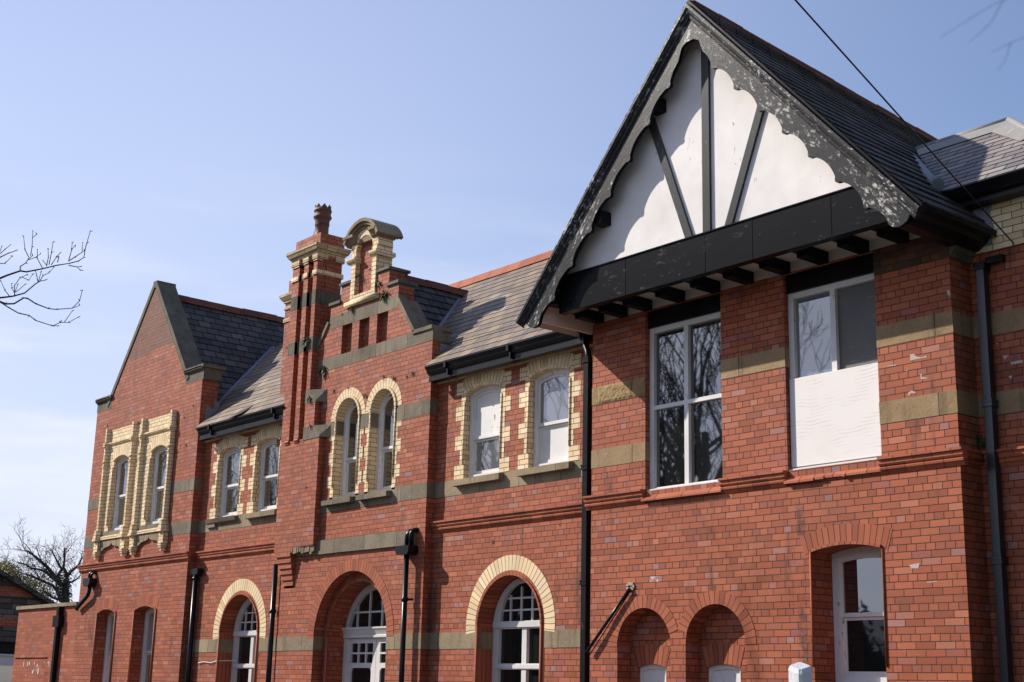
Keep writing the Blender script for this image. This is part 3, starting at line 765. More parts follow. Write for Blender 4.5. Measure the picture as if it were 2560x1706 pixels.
# ---- end wing roof (ridge runs back)
SL = 1.27
def lz(x): return 9.86-SL*abs(x+27.59)
m = MB()
m.slab([(-24.96, .56, lz(-24.96)), (-24.96, 9.0, lz(-24.96)), (-27.59, 9.0, 9.86), (-27.59, .56, 9.86)], .05)
slates(m, (-24.96, .56, lz(-24.96)), (-24.96, 9.0, lz(-24.96)), (-27.59, 9.0, 9.86), (-27.59, .56, 9.86), .2, .010)
m.slab([(-30.2, 9.0, lz(-30.2)), (-30.2, .56, lz(-30.2)), (-27.59, .56, 9.86), (-27.59, 9.0, 9.86)], .05)
m.build('roof', 'slate_shaded', B)
ridge_tiles((-27.59, .56, 9.86), (-27.59, 9.0, 9.86), mat='ridge_shaded')
# valley lead
def valley(p0, p1, w=.09, mat='lead'):
    p0 = Vector(p0); p1 = Vector(p1); m = MB()
    m.tube([p0, p1], [w, w], 6); return m.build('valley_lead', mat, B)
def lwv(y): return (-27.59+(9.86-mz(y))/SL, y, mz(y)+.01)
valley(lwv(.3), lwv(2.8), .05)
m = MB(); m.face([(-25.035, .36, 6.75), (-25.035, .62, 6.68), (-25.035, .62, 7.15), (-25.035, .50, 7.15), (-25.035, .50, 7.0), (-25.035, .36, 7.0)])
m.box(-25.036, -25.02, .32, .62, 6.55, 7.0)
m.build('lead_flashing', 'lead', B)
# coping of the end wing gable
def rake_coping(px, pz, qx, qz, y0, y1, th=.10, name='coping', mat='stone_green'):
    a = Vector((px, 0, pz)); b = Vector((qx, 0, qz)); d = (b-a).normalized(); n = Vector((-d.z, 0, d.x))
    if n.z < 0: n = -n
    p = [a, b, b+n*th, a+n*th]
    m = MB(); m.prism([(q.x, q.z) for q in p], [], y0, y1, 'y'); return m.build(name, mat, B)
rake_coping(-27.575, 10.03, -25.70, 7.63, YL-.02, YL+.42, .10, 'coping', 'stone_green')
rake_coping(-27.605, 10.03, -29.50, 7.60, YL-.02, YL+.42, .10, 'coping', 'stone_green')
m = MB(); m.box(-27.68, -27.50, YL-.022, YL+.425, 10.0, 10.15); m.build('apex_stone', 'stone_green', B)
for x0, x1 in ((-25.80, -25.0), (-30.12, -29.35)):
    m = MB()
    m.prism([(YL-.003, 7.56), (YL+.40, 7.56), (YL+.40, 7.72), (YL+.46, 7.76), (YL+.46, 7.83), (YL-.06, 7.83), (YL-.06, 7.79), (YL-.003, 7.74)], [], x0+.02, x1, 'x')
    m.box(x0, x1+.06, YL-.06, YL+.46, 7.80, 7.86)
    m.build('kneeler', 'stone_green', B)

# ---- middle projection: roof, gable dressings
SP = 1.28; XP = -19.355; ZP = 8.60
def pz(x): return ZP-SP*abs(x-XP)
m = MB()
m.slab([(-17.35, .40, pz(-17.35)), (-17.35, 3.0, pz(-17.35)), (XP, 3.0, ZP), (XP, .40, ZP)], .05)
slates(m, (-17.35, .40, pz(-17.35)), (-17.35, 3.0, pz(-17.35)), (XP, 3.0, ZP), (XP, .40, ZP))
m.slab([(-21.36, 3.0, pz(-21.36)), (-21.36, .40, pz(-21.36)), (XP, .40, ZP), (XP, 3.0, ZP)], .05)
m.build('roof', 'slate_shaded', B)
ridge_tiles((XP, .5, ZP), (XP, 2.5, ZP), .11, .04, 'ridge_shaded')
def ppv(y): return (XP+(ZP-mz(y))/SP, y, mz(y)+.012)
m = MB(); p0, p1 = Vector(ppv(.75)), Vector(ppv(2.15)); m.tube([p0, p1], .045, 6); m.build('valley_lead', 'lead', B)
m = MB(); m.box(-17.312, -17.30, .36, .75, 6.55, 6.95); m.build('lead_flashing', 'lead', B)
rake_coping(-18.315, 7.84, -17.83, 7.20, YP-.03, YP+.36, .06, 'coping', 'stone_dark')
rake_coping(-20.39, 7.84, -20.90, 7.18, YP-.03, YP+.36, .06, 'coping', 'stone_dark')
def cap(x0, x1, y0, y1, z0, z1, mat='stone_dark', pr=.07, name='cap_stone'):
    m = MB(); zc = z0+(z1-z0)*.45
    m.box(x0-pr*.4, x1+pr*.4, y0-pr*.4, y1+pr*.4, z0, zc); m.box(x0-pr, x1+pr, y0-pr, y1+pr, zc+.001, z1)
    return m.build(name, mat, B)
cap(-17.80, -17.36, YP+.02, YP+.34, 7.12, 7.235, 'stone_dark', .05)          # kneeler cap
m = MB(); m.box(-17.76, -17.303, YP-.006, YP+.345, 6.986, 7.121); m.build('kneeler', 'stone_dark', B)
m = MB(); m.box(-18.62, -18.325, YP+.2, YP+.32, 7.8, 8.10); m.box(-18.95, -18.62, YP+.2, YP+.32, 7.8, 8.41); m.box(-20.385, -20.09, YP+.2, YP+.32, 7.8, 8.10); m.box(-20.07, -19.76, YP+.2, YP+.32, 7.8, 8.41)
m.build('gable_step', 'brick', B)
cap(-18.60, -18.35, YP+.02, YP+.32, 8.10, 8.195, 'stone_green', .055)
cap(-18.90, -18.64, YP+.02, YP+.36, 8.41, 8.495, 'stone_green', .055)
cap(-20.36, -20.11, YP+.02, YP+.32, 8.10, 8.195, 'stone_green', .055)
cap(-20.05, -19.80, YP+.02, YP+.36, 8.41, 8.495, 'stone_green', .055)
# cream framed pier with a curved stone pediment at the top of the gable
PX0, PX1 = -19.745, -18.985; PD = .30
m = MB()
m.box(PX0+.13, PX1-.13, YP+.06, YP+PD, 8.20, 9.22)
m.build('panel', 'brick', B)
m = MB()
for xa, xb in ((PX0, PX0+.125), (PX1-.125, PX1)): m.box(xa, xb, YP-.03, YP+PD, 8.18, 9.12)
m.box(PX0+.126, PX1-.126, YP-.03, YP+.055, 8.18, 9.10) if False else None
m.box(PX0-.0, PX1+.0, YP-.031, YP+PD, 8.06, 8.179)
m.tube([(PX0-.12, YP-.02, 8.045), (PX1+.10, YP-.02, 8.045)], .055, 10)
cx = (PX0+PX1)/2
m.ring(cx, 8.96, .255, .42, 0, pi, YP-.028, YP+.28, 16, 1)
m.build('pier', ['yellow', 'yellow_arch'], B)
for xa, xb in ((PX0-.10, PX0+.16), (PX1-.16, PX1+.06)):
    m = MB(); m.prism([(YP-.03, 8.775), (YP-.06, 8.79), (YP-.085, 8.83), (YP-.085, 8.865), (YP+PD+.03, 8.865), (YP+PD+.03, 8.80), (YP+PD, 8.775)], [], xa, xb, 'x'); m.build('impost', 'yellow', B)
for xa, xb in ((PX0-.16, PX0+.14), (PX1-.14, PX1+.06)):
    m = MB(); m.prism([(YP-.03, 9.10), (YP-.07, 9.13), (YP-.10, 9.19), (YP-.14, 9.22), (YP-.14, 9.27), (YP+PD+.10, 9.27), (YP+PD+.10, 9.22), (YP+PD+.05, 9.17), (YP+PD, 9.10)], [], xa, xb, 'x'); m.build('cornice_block', 'stone', B)
m = MB()
# barrel pediment: outer arc overhanging, inner arc
ca = (PX0+PX1)/2-.01; half = .525; rise = .33
Rr = (half*half+rise*rise)/(2*rise); czz = 9.17+rise-Rr; aa = math.asin((9.17-czz)/Rr)
m.ring(ca, czz, Rr-.06, Rr, aa-.05, pi-aa+.05, YP-.13, YP+PD+.11, 20)
m.ring(ca, czz, Rr-.11, Rr-.06, aa+.01, pi-aa-.01, YP-.09, YP+PD+.07, 20)
m.ring(ca, czz, Rr-.16, Rr-.11, aa+.03, pi-aa-.03, YP-.05, YP+PD+.04, 20)
m.prism([(ca+(Rr-.16)*cos(aa+(pi-2*aa)*i/16), czz+(Rr-.16)*sin(aa+(pi-2*aa)*i/16)) for i in range(17)], [], YP-.02, YP+PD, 'y')
m.build('pediment', 'stone', B)

# ---- windows of the projection
for i, op in enumerate(PFF):
    x0, x1, z0, zs, rise = op
    win = sash_window(op, YP+.145, 'glass', 'glass', fw=.06, meet=5.36 if i == 0 else 5.42)
    m = MB(); cx = (x0+x1)/2
    z = z0; k = 0
    while z < 5.79:
        z2 = min(z+.20, 5.795)
        for sd in (-1, 1):
            xa = x0 if sd < 0 else x1
            m.box(xa, xa+sd*.10, YP-.004, YP+.2, z, z2)
            if k % 2 == 1: m.box(xa+sd*.10, xa+sd*.20, YP-.0035, YP+.02, z, z2)
        z = z2; k += 1
    m.ring(cx, zs, .341, .52, 0, pi, YP-.006, YP+.2, 26, 1)
    m.ring(cx, zs, .341, .385, 0, pi, YP-.03, YP-.007, 26, 1)
    bead(m, x0-.02, z0+.2, zs, YP-.008, .018); bead(m, x1+.02, z0+.2, zs, YP-.008, .018)
    m.build('surround', ['yellow', 'yellow_arch'], win)
    m = MB(); m.prism([(YP-.11, z0-.03), (YP+.2, z0+.01), (YP+.2, z0-.12), (YP-.11, z0-.11)], [], x0-.18, x1+.01, 'x'); m.build('sill', 'stone_dark', win)
    m = MB(); m.box(x0, x1, YP-.02, YP+.0, z0-.28, z0-.2) ; 

# ---- doorway
DX = -19.29
m = MB(); m.ring(-19.28, 2.41, 1.061, 1.25, 0, pi, YP-.006, YP+.19, 36); m.build('round_arch', 'red_arch', B)
m = MB()
m.prism(arch_poly(-20.6, -17.96, 0, 2.41, 1.3), [arch_poly(DX-.92, DX+.92, -0.01, 2.41, .92)], YP+.205, YP+.56, 'y')
m.build('door_recess', 'brick', B)
m = MB(); m.ring(DX, 2.41, .921, 1.065, 0, pi, YP+.195, YP+.25, 30); m.ring(DX, 2.41, .905, .955, 0, pi, YP+.17, YP+.196, 30)
for sd in (-1, 1): m.tube([(DX+sd*.93, YP+.19, 0), (DX+sd*.93, YP+.19, 2.41)], .025, 8)
m.build('round_arch', 'red_arch', B)
m = MB(); YD = .74
m.prism(arch_poly(DX-.93, DX+.93, 0, 2.58, .74), [arch_poly(DX-.80, DX+.80, 2.61, 2.62, .60), rect(DX-.84, DX+.84, 0.02, 2.43)], YD, YD+.09, 'y')
m.prism([(YD+.02, 2.43), (YD-.03, 2.435), (YD-.03, 2.47), (YD-.015, 2.48), (YD-.05, 2.55), (YD-.07, 2.575), (YD-.07, 2.60), (YD+.02, 2.61)], [], DX-.93, DX+.93, 'x')
door = m.build('door', 'white_paint', B)
m = MB()
for x in (-.62, -.26, .10, .46): m.box(DX+x-.0, DX+x+.03, YD+.03, YD+.07, 2.60, 3.25)
m.box(DX-.80, DX+.80, YD+.028, YD+.068, 2.835, 2.865)
m.build('glazing_bar', 'white_paint', door)
m = MB(); m.prism(arch_poly(DX-.81, DX+.81, 2.60, 2.62, .61), [], YD+.06, YD+.065, 'y'); m.build('pane', 'glass_low', door)
for sd, xa, xb in ((0, DX-.84, DX-.005), (1, DX+.005, DX+.84)):
    wd = (xb-xa-.10-.16)/3; holes = []
    for r, (za, zb) in enumerate(((2.20, 2.345), (2.03, 2.17))):
        for c in range(3): holes.append(rect(xa+.11+c*(wd+.03), xa+.11+c*(wd+.03)+wd, za, zb))
    lo = []
    for (qx, qz) in ((xa+.13, .9), (xb-.13, .9), (xb-.13, 1.90), (xa+.13, 1.90)): lo.append((qx, qz))
    rr = .07; lo = [(xa+.12, .9), (xb-.12, .9)]+[(xb-.12-rr+rr*cos(t*pi/12), 1.95-rr+rr*sin(t*pi/12)) for t in range(7)]+[(xa+.12+rr-rr*sin(t*pi/12), 1.95-rr+rr*cos(t*pi/12)) for t in range(7)]
    holes.append(lo)
    m = MB(); m.prism(rect(xa, xb, .02, 2.425), holes, YD+.03, YD+.075, 'y'); m.build('door_leaf', 'white_paint', door)
    m = MB(); m.box(xa+.1, xb-.1, YD+.06, YD+.065, .88, 2.36); m.build('pane', 'glass_low', door)

# ---- arched ground floor windows of the recessed wall
for i, op in enumerate(RGF):
    x0, x1, z0, zs, rise = op; cx = (x0+x1)/2; r = rise; yf = YR+.285
    m = MB(); m.ring(cx, zs, r+.06, r+.275, -.115, pi+.115, YR-.006, YR+.02, 40, 0); m.build('round_arch', 'yellow_arch', B)
    m = MB(); m.ring(cx, zs, r, r+.0595, -.0, pi, YR-.005, YR+.29, 30, 0)
    m.box(x0-.0595, x0, YR-.005, YR+.29, .9, zs); m.box(x1, x1+.0595, YR-.005, YR+.29, .9, zs)
    m.ring(cx, zs, r-.012, r+.018, 0, pi, YR-.03, YR-.0055, 30)
    bead(m, x0-.004, .9, zs, YR-.012, .022); bead(m, x1+.004, .9, zs, YR-.012, .022)
    m.build('reveal', 'red_arch', B)
    m = MB()
    m.prism(arch_poly(x0, x1, z0, zs, rise), [arch_poly(x0, x1, 2.61, 2.612, rise-.0, inset=.15, zi=0), rect(x0+.13, cx-.05, 2.015, 2.50), rect(cx+.05, x1-.13, 2.015, 2.50), rect(x0+.13, cx-.05, 1.2, 1.93), rect(cx+.05, x1-.13, 1.2, 1.93)], yf, yf+.09, 'y')
    m.box(x0+.02, x1-.02, yf-.03, yf-.001, 2.52, 2.60); m.box(x0+.06, x1-.06, yf-.02, yf-.001, 1.945, 2.0)
    m.ring(cx, zs, r-.10, r-.02, .06, pi-.06, yf-.02, yf-.001, 26)
    win = m.build('window', 'white_paint', B)
    m = MB()
    for k in range(4):
        xx = cx-.36+k*.24; hgt = sqrt(max(0, (r-.13)**2-(xx-cx)**2)); m.box(xx-.014, xx+.014, yf+.03, yf+.06, 2.60, zs+hgt)
    for zz in (2.765, 2.935):
        dx = sqrt(max(0, (r-.13)**2-max(0, zz-zs)**2)); m.box(cx-dx, cx+dx, yf+.028, yf+.058, zz-.013, zz+.013)
    m.build('glazing_bar', 'white_paint', win)
    m = MB(); m.prism(arch_poly(x0, x1, 2.60, 2.612, rise, inset=.14, zi=0), [], yf+.055, yf+.06, 'y'); m.build('pane', 'glass_low', win)
    for xa, xb, za, zb in ((x0+.12, cx-.04, 2.0, 2.51), (cx+.04, x1-.12, 2.0, 2.51), (x0+.12, cx-.04, 1.19, 1.94), (cx+.04, x1-.12, 1.19, 1.94)):
        m = MB(); m.box(xa, xb, yf+.055, yf+.06, za, zb); m.build('pane', 'glass_low', win)

# ---- end wing ground floor windows
for i, op in enumerate(LGF):
    x0, x1, z0, zs, rise = op
    win = sash_window(op, YL+.235, 'glass_frost', 'white_paint' if i == 0 else 'glass_brown', frame_mat='white_paint', fw=.05, meet=2.22)
    m = MB(); cx, cz, R, a = arc_params(x0, x1, zs, rise)
    m.ring(cx, cz, R, R+.23, a, pi-a, YL-.003, YL+.02, 14, 0); m.ring(cx, cz, R-.008, R+.02, a, pi-a, YL-.03, YL-.004, 14, 1)
    bead(m, x0-.002, 1.0, zs, YL-.01, .022); bead(m, x1+.002, 1.0, zs, YL-.01, .022)
    m.build('surround', ['red_arch', 'red_arch'], win)

# ---- end wing first floor windows with cream pilasters
XS = [-29.23, -27.89, -27.44, -26.09]
YS = YL-.02
m = MB()
plate = [(-29.23, 4.60), (-26.09, 4.60), (-26.09, 7.03), (-27.44, 7.03), (-27.44, 6.98), (-27.89, 6.98), (-27.89, 7.03), (-29.23, 7.03)]
m.prism(plate, [arch_poly(a, b, c-.06, d, e) for a, b, c, d, e in LFF], YS, YL+.20, 'y', back=False)
for a, b, c, d, e in LFF:
    seg_head(m, a, b, d, e, YS, .03, .22)
    bead(m, a-.03, 4.9, 6.18, YS-.004, .03); bead(m, b+.03, 4.9, 6.18, YS-.004, .03); bead(m, a+.0, 4.9, 6.18, YS+.06, .025)
m.build('window_surround', ['yellow', 'yellow_arch'], B)
def oct_prof(x, y, w, p): return [(x-w, y+.01), (x-w, y-p*.4), (x-w*.55, y-p), (x+w*.55, y-p), (x+w, y-p*.4), (x+w, y+.01)]
for x in XS:
    m = MB()
    m.prism(oct_prof(x, YS, .065, .085), [], 4.80, 7.06, 'z')
    m.prism(oct_prof(x, YS, .095, .115), [], 6.66, 6.735, 'z'); m.prism(oct_prof(x, YS, .08, .10), [], 6.20, 6.24, 'z'); m.prism(oct_prof(x, YS, .085, .105), [], 6.30, 6.33, 'z')
    for k, (za, zb, ww) in enumerate(((4.76, 4.82, .085), (4.70, 4.76, .105), (4.64, 4.70, .125), (4.585, 4.64, .155))): m.prism(oct_prof(x, YS, ww, .09+ww*.35), [], za, zb, 'z')
    m.box(x-.10, x+.10, YS-.085, YS+.02, 4.36, 4.585)
    for k, (za, zb, ww) in enumerate(((4.30, 4.36, .115), (4.25, 4.30, .085), (4.20, 4.25, .06))): m.prism(oct_prof(x, YS, ww, .05+ww*.5), [], za, zb, 'z')
    m.build('pilaster', 'yellow', B)
m = MB()
for a, b in ((-29.33, -27.79), (-27.54, -25.99)):
    m.prism([(YS, 6.68), (YS-.03, 6.69), (YS-.05, 6.72), (YS-.05, 6.745), (YS, 6.76)], [], a, b, 'x')
m.build('label_mould', 'yellow', B)
for a, b, op, gl in ((-29.12, -28.0, LFF[0], 0), (-27.33, -26.2, LFF[1], 1)):
    win = sash_window((op[0], op[1], 4.79, op[3], op[4]), YL+.06, 'glass', 'glass_brown', fw=.06, meet=5.52)
    m = MB(); m.box(a, b, YS-.02, YL+.2, 4.69, 4.775); m.build('sill', 'stone_dark', win)
    m = MB(); m.prism([(YS-.0, 4.60), (YS-.06, 4.605), (YS-.06, 4.665), (YS-.02, 4.688), (YS+.05, 4.688)], [], a, b, 'x'); m.build('sill', 'yellow', win)
    c = (a+b)/2; hw = (b-a)/2
    m = MB(); m.prism([(a, 4.36), (a+.1, 4.37), (a+.22, 4.43), (c-.12, 4.455), (c-.04, 4.48), (c, 4.53), (c+.04, 4.48), (c+.12, 4.455), (b-.22, 4.43), (b-.1, 4.37), (b, 4.36), (b, 4.598), (a, 4.598)], [], YS-.03, YL+.05, 'y')
    m.build('apron', 'stone', win)

# ---- chimney breast and stack
m = MB(); d0, d1 = YB, YP+.08
def rbox(x0, x1, z0, z1, y0=YB, y1=YP+.1): m.box(x0, x1, y0, y1, z0, z1)
SL1, SR1, SL2, SR2 = -21.345, -21.18, -21.03, -20.855
m.prism([(-21.60, 3.86), (-20.99, 3.86), (-20.99, 3.945), (-20.335, 3.945), (-20.335, 5.80), (-20.53, 5.99), (-20.53, 6.45), (-20.735, 6.66), (-20.735, 9.19), (-21.57, 9.19), (-21.60, 7.3)],
        [rect(SL1, SR1, 5.82, 9.15), rect(SL2, SR2, 5.82, 9.15)], YB, YB+.11, 'y')
m.box(-21.56, -20.75, YB+.10, YB+.105, 5.7, 9.185)
m.box(-21.595, -20.34, YB+.11, YR+.02, 3.95, 5.75)
m.box(-21.565, -20.738, YB+.11, YB+.52, 5.75, 9.19)
m.prism([(YB+.18, 6.6), (YB+.36, 6.6), (YB+.36, 9.05), (YB+.18, 9.05)], [], -20.737, -20.72, 'x')
chim = m.build('chimney', 'brick', B)
for z0, z1 in ((7.42, 7.65), (8.262, 8.505)):
    m = MB()
    for a, b in ((-21.573, SL1), (SR1, SL2), (SR2, -20.731)): m.box(a, b, YB-.004, YB+.1, z0, z1)
    m.box(-20.8, -20.716, YB+.101, YB+.524, z0, z1); m.box(-21.5, -20.8, YB+.05, YB+.0995, z0+.001, z1-.001); m.build('stone_band', 'stone_green', chim)
m = MB()
for a, b in ((-21.59, SL1), (SR1, SL2), (SR2, -20.715)): m.box(a, b, YB-.025, YB+.1, 8.80, 8.885)
m.box(-20.8, -20.70, YB+.101, YB+.54, 8.80, 8.885); m.box(-21.5, -20.8, YB+.05, YB+.0996, 8.80, 8.884)
m.build('cream_band', 'yellow', chim)
# weathered set-off stones
for zt, zb, xa, xb, xl in ((6.66, 6.43, -20.735, -20.525, -20.86), (6.0, 5.79, -20.53, -20.33, -20.86)):
    m = MB(); m.prism([(xl, zb), (xb-.0, zb), (xb+.004, zb+.02), (xa+.004, zt+.012), (xl, zt+.012)], [], YB-.006, YP+.05, 'y')
    m.face([(xb+.006, YB-.01, zb+.02), (xb+.17, YP+.0, zt), (xa+.01, YB-.01, zt+.015)])
    m.face([(xb+.17, YP+.0, zt), (xa+.2, YP, zt+.02), (xa+.01, YB-.01, zt+.015)])
    m.face([(xb+.006, YB-.01, zb), (xb+.17, YP, zb), (xb+.17, YP+.0, zt), (xb+.006, YB-.01, zb+.02)])
    m.build('weathering_stone', 'stone_dark', chim)
# slot stops
for xa, xb in ((SL1, SR1), (SL2, SR2)):
    m = MB()
    m.prism([(YB+.1, 5.84), (YB-.02, 5.84), (YB-.035, 5.815), (YB-.02, 5.79), (YB+.0, 5.785), (YB-.015, 5.77), (YB-.0, 5.75), (YB+.1, 5.75)], [], xa-.10, xa+.02, 'x'); m.build('corbel', 'red_mould', chim)
# cap
m = MB()
CP = [(-.002, 9.17), (.02, 9.185), (.03, 9.215), (.045, 9.22), (.048, 9.235), (.07, 9.25), (.092, 9.295), (.098, 9.31), (.108, 9.315), (.108, 9.35), (.10, 9.36), (-.02, 9.361)]
def capring(m, prof, x0, x1, y0, y1):
    for (p0, z0), (p1, z1) in zip(prof, prof[1:]):
        A = [(x0-p0, y0-p0, z0), (x1+p0, y0-p0, z0), (x1+p0, y1+p0, z0), (x0-p0, y1+p0, z0)]
        Bq = [(x0-p1, y0-p1, z1), (x1+p1, y0-p1, z1), (x1+p1, y1+p1, z1), (x0-p1, y1+p1, z1)]
        for i in range(4): m.face([A[i], A[(i+1) % 4], Bq[(i+1) % 4], Bq[i]])
capring(m, CP, -21.57, -20.735, YB-.005, YB+.53)
for a, b in ((-21.60, SL1+.02), (SR1-.02, SL2+.02), (SR2-.02, -20.70)): m.box(a, b, YB-.03, YB+.1, 9.095, 9.18); m.box(a+.02, b-.02, YB-.018, YB+.1, 9.06, 9.095)
m.box(-20.8, -20.70, YB+.101, YB+.2, 9.095, 9.18); m.box(-20.8, -20.70, YB+.36, YB+.55, 9.095, 9.18)
m.build('cornice', 'yellow_dirt_shade', chim)
m = MB(); m.box(-21.53, -20.69, YB+.005, YB+.52, 9.355, 9.575); m.build('blocking_course', 'brick', chim)
def chimney_pot(c, s, mat, parent):
    m = MB()
    m.lathe(c, [(.17*s, 0), (.185*s, .02), (.15*s, .10*s), (.135*s, .16*s), (.135*s, .30*s), (.145*s, .31*s), (.145*s, .33*s), (.135*s, .34*s), (.135*s, .40*s), (.165*s, .44*s), (.185*s, .47*s), (.185*s, .49*s), (.165*s, .51*s), (.165*s, .59*s), (.18*s, .60*s), (.18*s, .62*s), (.165*s, .63*s), (.165*s, .66*s), (.145*s, .66*s), (.145*s, .3*s)], 24)
    n = 8
    for k in range(n):
        a0 = 2*pi*k/n; a1 = 2*pi*(k+1)/n; am = (a0+a1)/2
        for r, fl in ((.165*s, 0), (.147*s, 1)):
            p = [(c[0]+r*cos(a0), c[1]+r*sin(a0), c[2]+.655*s), (c[0]+r*cos(a1), c[1]+r*sin(a1), c[2]+.655*s), (c[0]+r*cos(am), c[1]+r*sin(am), c[2]+.735*s)]
            m.face(p if not fl else p[::-1])
        q0 = (c[0]+.165*s*cos(am), c[1]+.165*s*sin(am), c[2]+.735*s); q1 = (c[0]+.147*s*cos(am), c[1]+.147*s*sin(am), c[2]+.735*s)
        for aa_ in (a0, a1):
            m.face([(c[0]+.165*s*cos(aa_), c[1]+.165*s*sin(aa_), c[2]+.655*s), q0, q1, (c[0]+.147*s*cos(aa_), c[1]+.147*s*sin(aa_), c[2]+.655*s)])
    return m.build('chimney_pot', mat, parent)
chimney_pot((-21.10, YB+.27, 9.575), .92, 'pot', chim)
m = MB(); m.prism([(-21.42, 9.575), (-21.25, 9.575), (-21.25, 9.83)], [], YB+.22, YB+.33, 'y'); m.build('haunching', 'pot', chim)
# lower shaft set back on the far side with its own cap
m = MB(); m.box(-22.36, -21.56, YR+.06, YR+.62, 5.9, 8.83); m.build('chimney_shoulder', 'brick', B)
m = MB()
m.box(-22.38, -21.575, YR+.04, YR+.64, 8.50, 8.56)
capring(m, [(0, 8.62), (.03, 8.64), (.03, 8.67), (.05, 8.68), (.09, 8.74), (.095, 8.775), (.09, 8.79), (-.02, 8.791)], -22.36, -21.59, YR+.06, YR+.62)
m.box(-22.38, -21.575, YR+.04, YR+.6, 8.26, 8.33)
m.build('cornice', 'yellow_dirt_shade', B)
m = MB(); m.box(-22.33, -21.576, YR+.09, YR+.59, 8.83, 9.08); m.build('blocking_course', 'brick', B)
m = MB(); m.box(-21.85, -21.605, YR-.01, YR+.05, 7.12, 7.30); m.build('lead_flashing', 'lead_pale', B)
# small second stack behind the stepped gable
m = MB(); m.box(-21.0, -20.1, 1.1, 1.7, 7.0, 8.72); st = m.build('chimney', 'brick', B)
cp = chimney_pot((-20.62, 1.35, 8.72), 1.05, 'pot_dark', st)
# stepped brick corbel under the breast
m = MB()
for k in range(6):
    z1 = 3.858-.098*k; m.box(-21.56+.03*k, -21.06+.0*k, YB+.018*k, YP+.02, z1-.062, z1); m.box(-21.54+.03*k, -21.075, YB+.018*k+.03, YP+.02, z1-.098, z1-.063)
m.build('corbel', 'brick_pale', B)

# ---- bay: big windows
def bay_window(b, mull, tran, yf, panes, name='window'):
    x0, x1, z0, z1 = b; f = .075
    m = MB(); zt = 6.215
    m.prism(rect(x0, x1, z0, zt), [rect(x0+f, mull-.035, z0+.045, tran-.025), rect(mull+.035, x1-f*.6, z0+.045, tran-.025), rect(x0+f, mull-.035, tran+.025, zt-.07), rect(mull+.035, x1-f*.6, tran+.025, zt-.07)], yf, yf+.09, 'y')
    m.prism([(yf+.05, z0), (yf-.05, z0-.005), (yf-.05, z0+.02), (yf+.05, z0+.05)], [], x0, x1, 'x')
    win = m.build(name, 'white_worn', B)
    qs = [(x0+f-.01, mull-.03, z0+.04, tran-.02), (mull+.03, x1-f*.5, z0+.04, tran-.02), (x0+f-.01, mull-.03, tran+.02, zt-.06), (mull+.03, x1-f*.5, tran+.02, zt-.06)]
    for q, mt in zip(qs, panes):
        m = MB(); m.box(q[0], q[1], yf+.05, yf+.055, q[2], q[3]); m.build('pane', mt, win)
    m = MB(); m.box(x0-.0, x1, yf-.03, yf+.2, 6.218, 6.445); m.build('lintel', 'black_paint', win)
    return win
bay_window(BW1, -11.735, 5.165, .08, ['glass', 'glass', 'glass', 'glass'])
w2 = bay_window(BW2, -9.465, 5.17, .08, ['glass', 'glass', 'glass_grey', 'board_grey'])
m = MB(); m.box(BW2[0]+.012, BW2[1]-.004, .055, .078, 4.165, 5.185); m.build('plywood_board', 'ply', w2)
# ---- bay ground floor sash window
win = sash_window((BG[0], BG[1], 1.80, BG[3]-.0, BG[4]), .355, 'glass', 'glass_low', frame_mat='white_worn', fw=.075, meet=2.50, depth=.11)
m = MB(); cx, cz, R, a = arc_params(BG[0], BG[1], BG[3], BG[4]); m.ring(cx, cz, R, R+.21, a-.05, pi-a+.05, YW-.004, YW+.03, 14, 0)
m.ring(cx, cz, R-.01, R+.02, a, pi-a, YW-.03, YW-.005, 14, 0)
bead(m, BG[0]-.012, 1.96, BG[3], YW-.003, .014); bead(m, BG[1]+.012, 1.96, BG[3], YW-.003, .014)
m.build('surround', 'red_arch', win)
m = MB(); m.box(BG[0], BG[1], .26, .42, 1.66, 1.80); m.build('sill', 'white_worn', win)

# ---- bay gable: panel, timbers, beam, soffit, brackets, roof, bargeboards
YG = -.72
XC = -10.665; ZA_ = 9.86; SB = 1.10; YF = -.95
def bz(x): return ZA_-SB*abs(x-XC)
m = MB(); m.prism([(-13.30, 6.70), (-8.03, 6.70), (XC, 9.62)], [], YG, YG+.08, 'y'); m.build('gable_panel', 'render_white', B)
def timber(xa, za, xb, zb, wd, mat='grey_timber'):
    a = Vector((xa, 0, za)); b = Vector((xb, 0, zb)); d = (b-a).normalized(); n = Vector((-d.z, 0, d.x))*wd/2
    m = MB(); m.prism([((a+n).x, (a+n).z), ((a-n).x, (a-n).z), ((b-n).x, (b-n).z), ((b+n).x, (b+n).z)], [], YG-.035, YG+.01, 'y'); return m.build('timber', mat, B)
timber(-10.61, 9.5, -10.61, 6.89, .115)
timber(-11.53, 8.62, -10.885, 6.89, .105)
timber(-9.72, 8.32, -10.285, 6.89, .105)
m = MB(); m.box(-13.18, -8.02, -.775, -.66, 6.415, 6.895); m.prism([(-.66, 6.896), (-.79, 6.896), (-.79, 6.91), (-.72, 6.935), (-.66, 6.935)], [], -13.1, -8.1, 'x')
for x in (-11.95, -10.62, -9.9, -8.8): m.box(x, x+.006, -.779, -.774, 6.42, 6.89)
m.build('beam', 'black_beam', B)
m = MB(); m.box(-13.36, -7.89, -.66, -.0, 6.565, 6.585); m.box(-13.355, -7.895, -.012, .05, 6.451, 6.564); m.box(-13.355, -7.895, -.03, -.001, 6.34, 6.449) if False else None
m.box(-13.75, -13.3, -.72, -.62, 6.4, 6.42) if False else None
m.build('soffit', 'soffit', B)
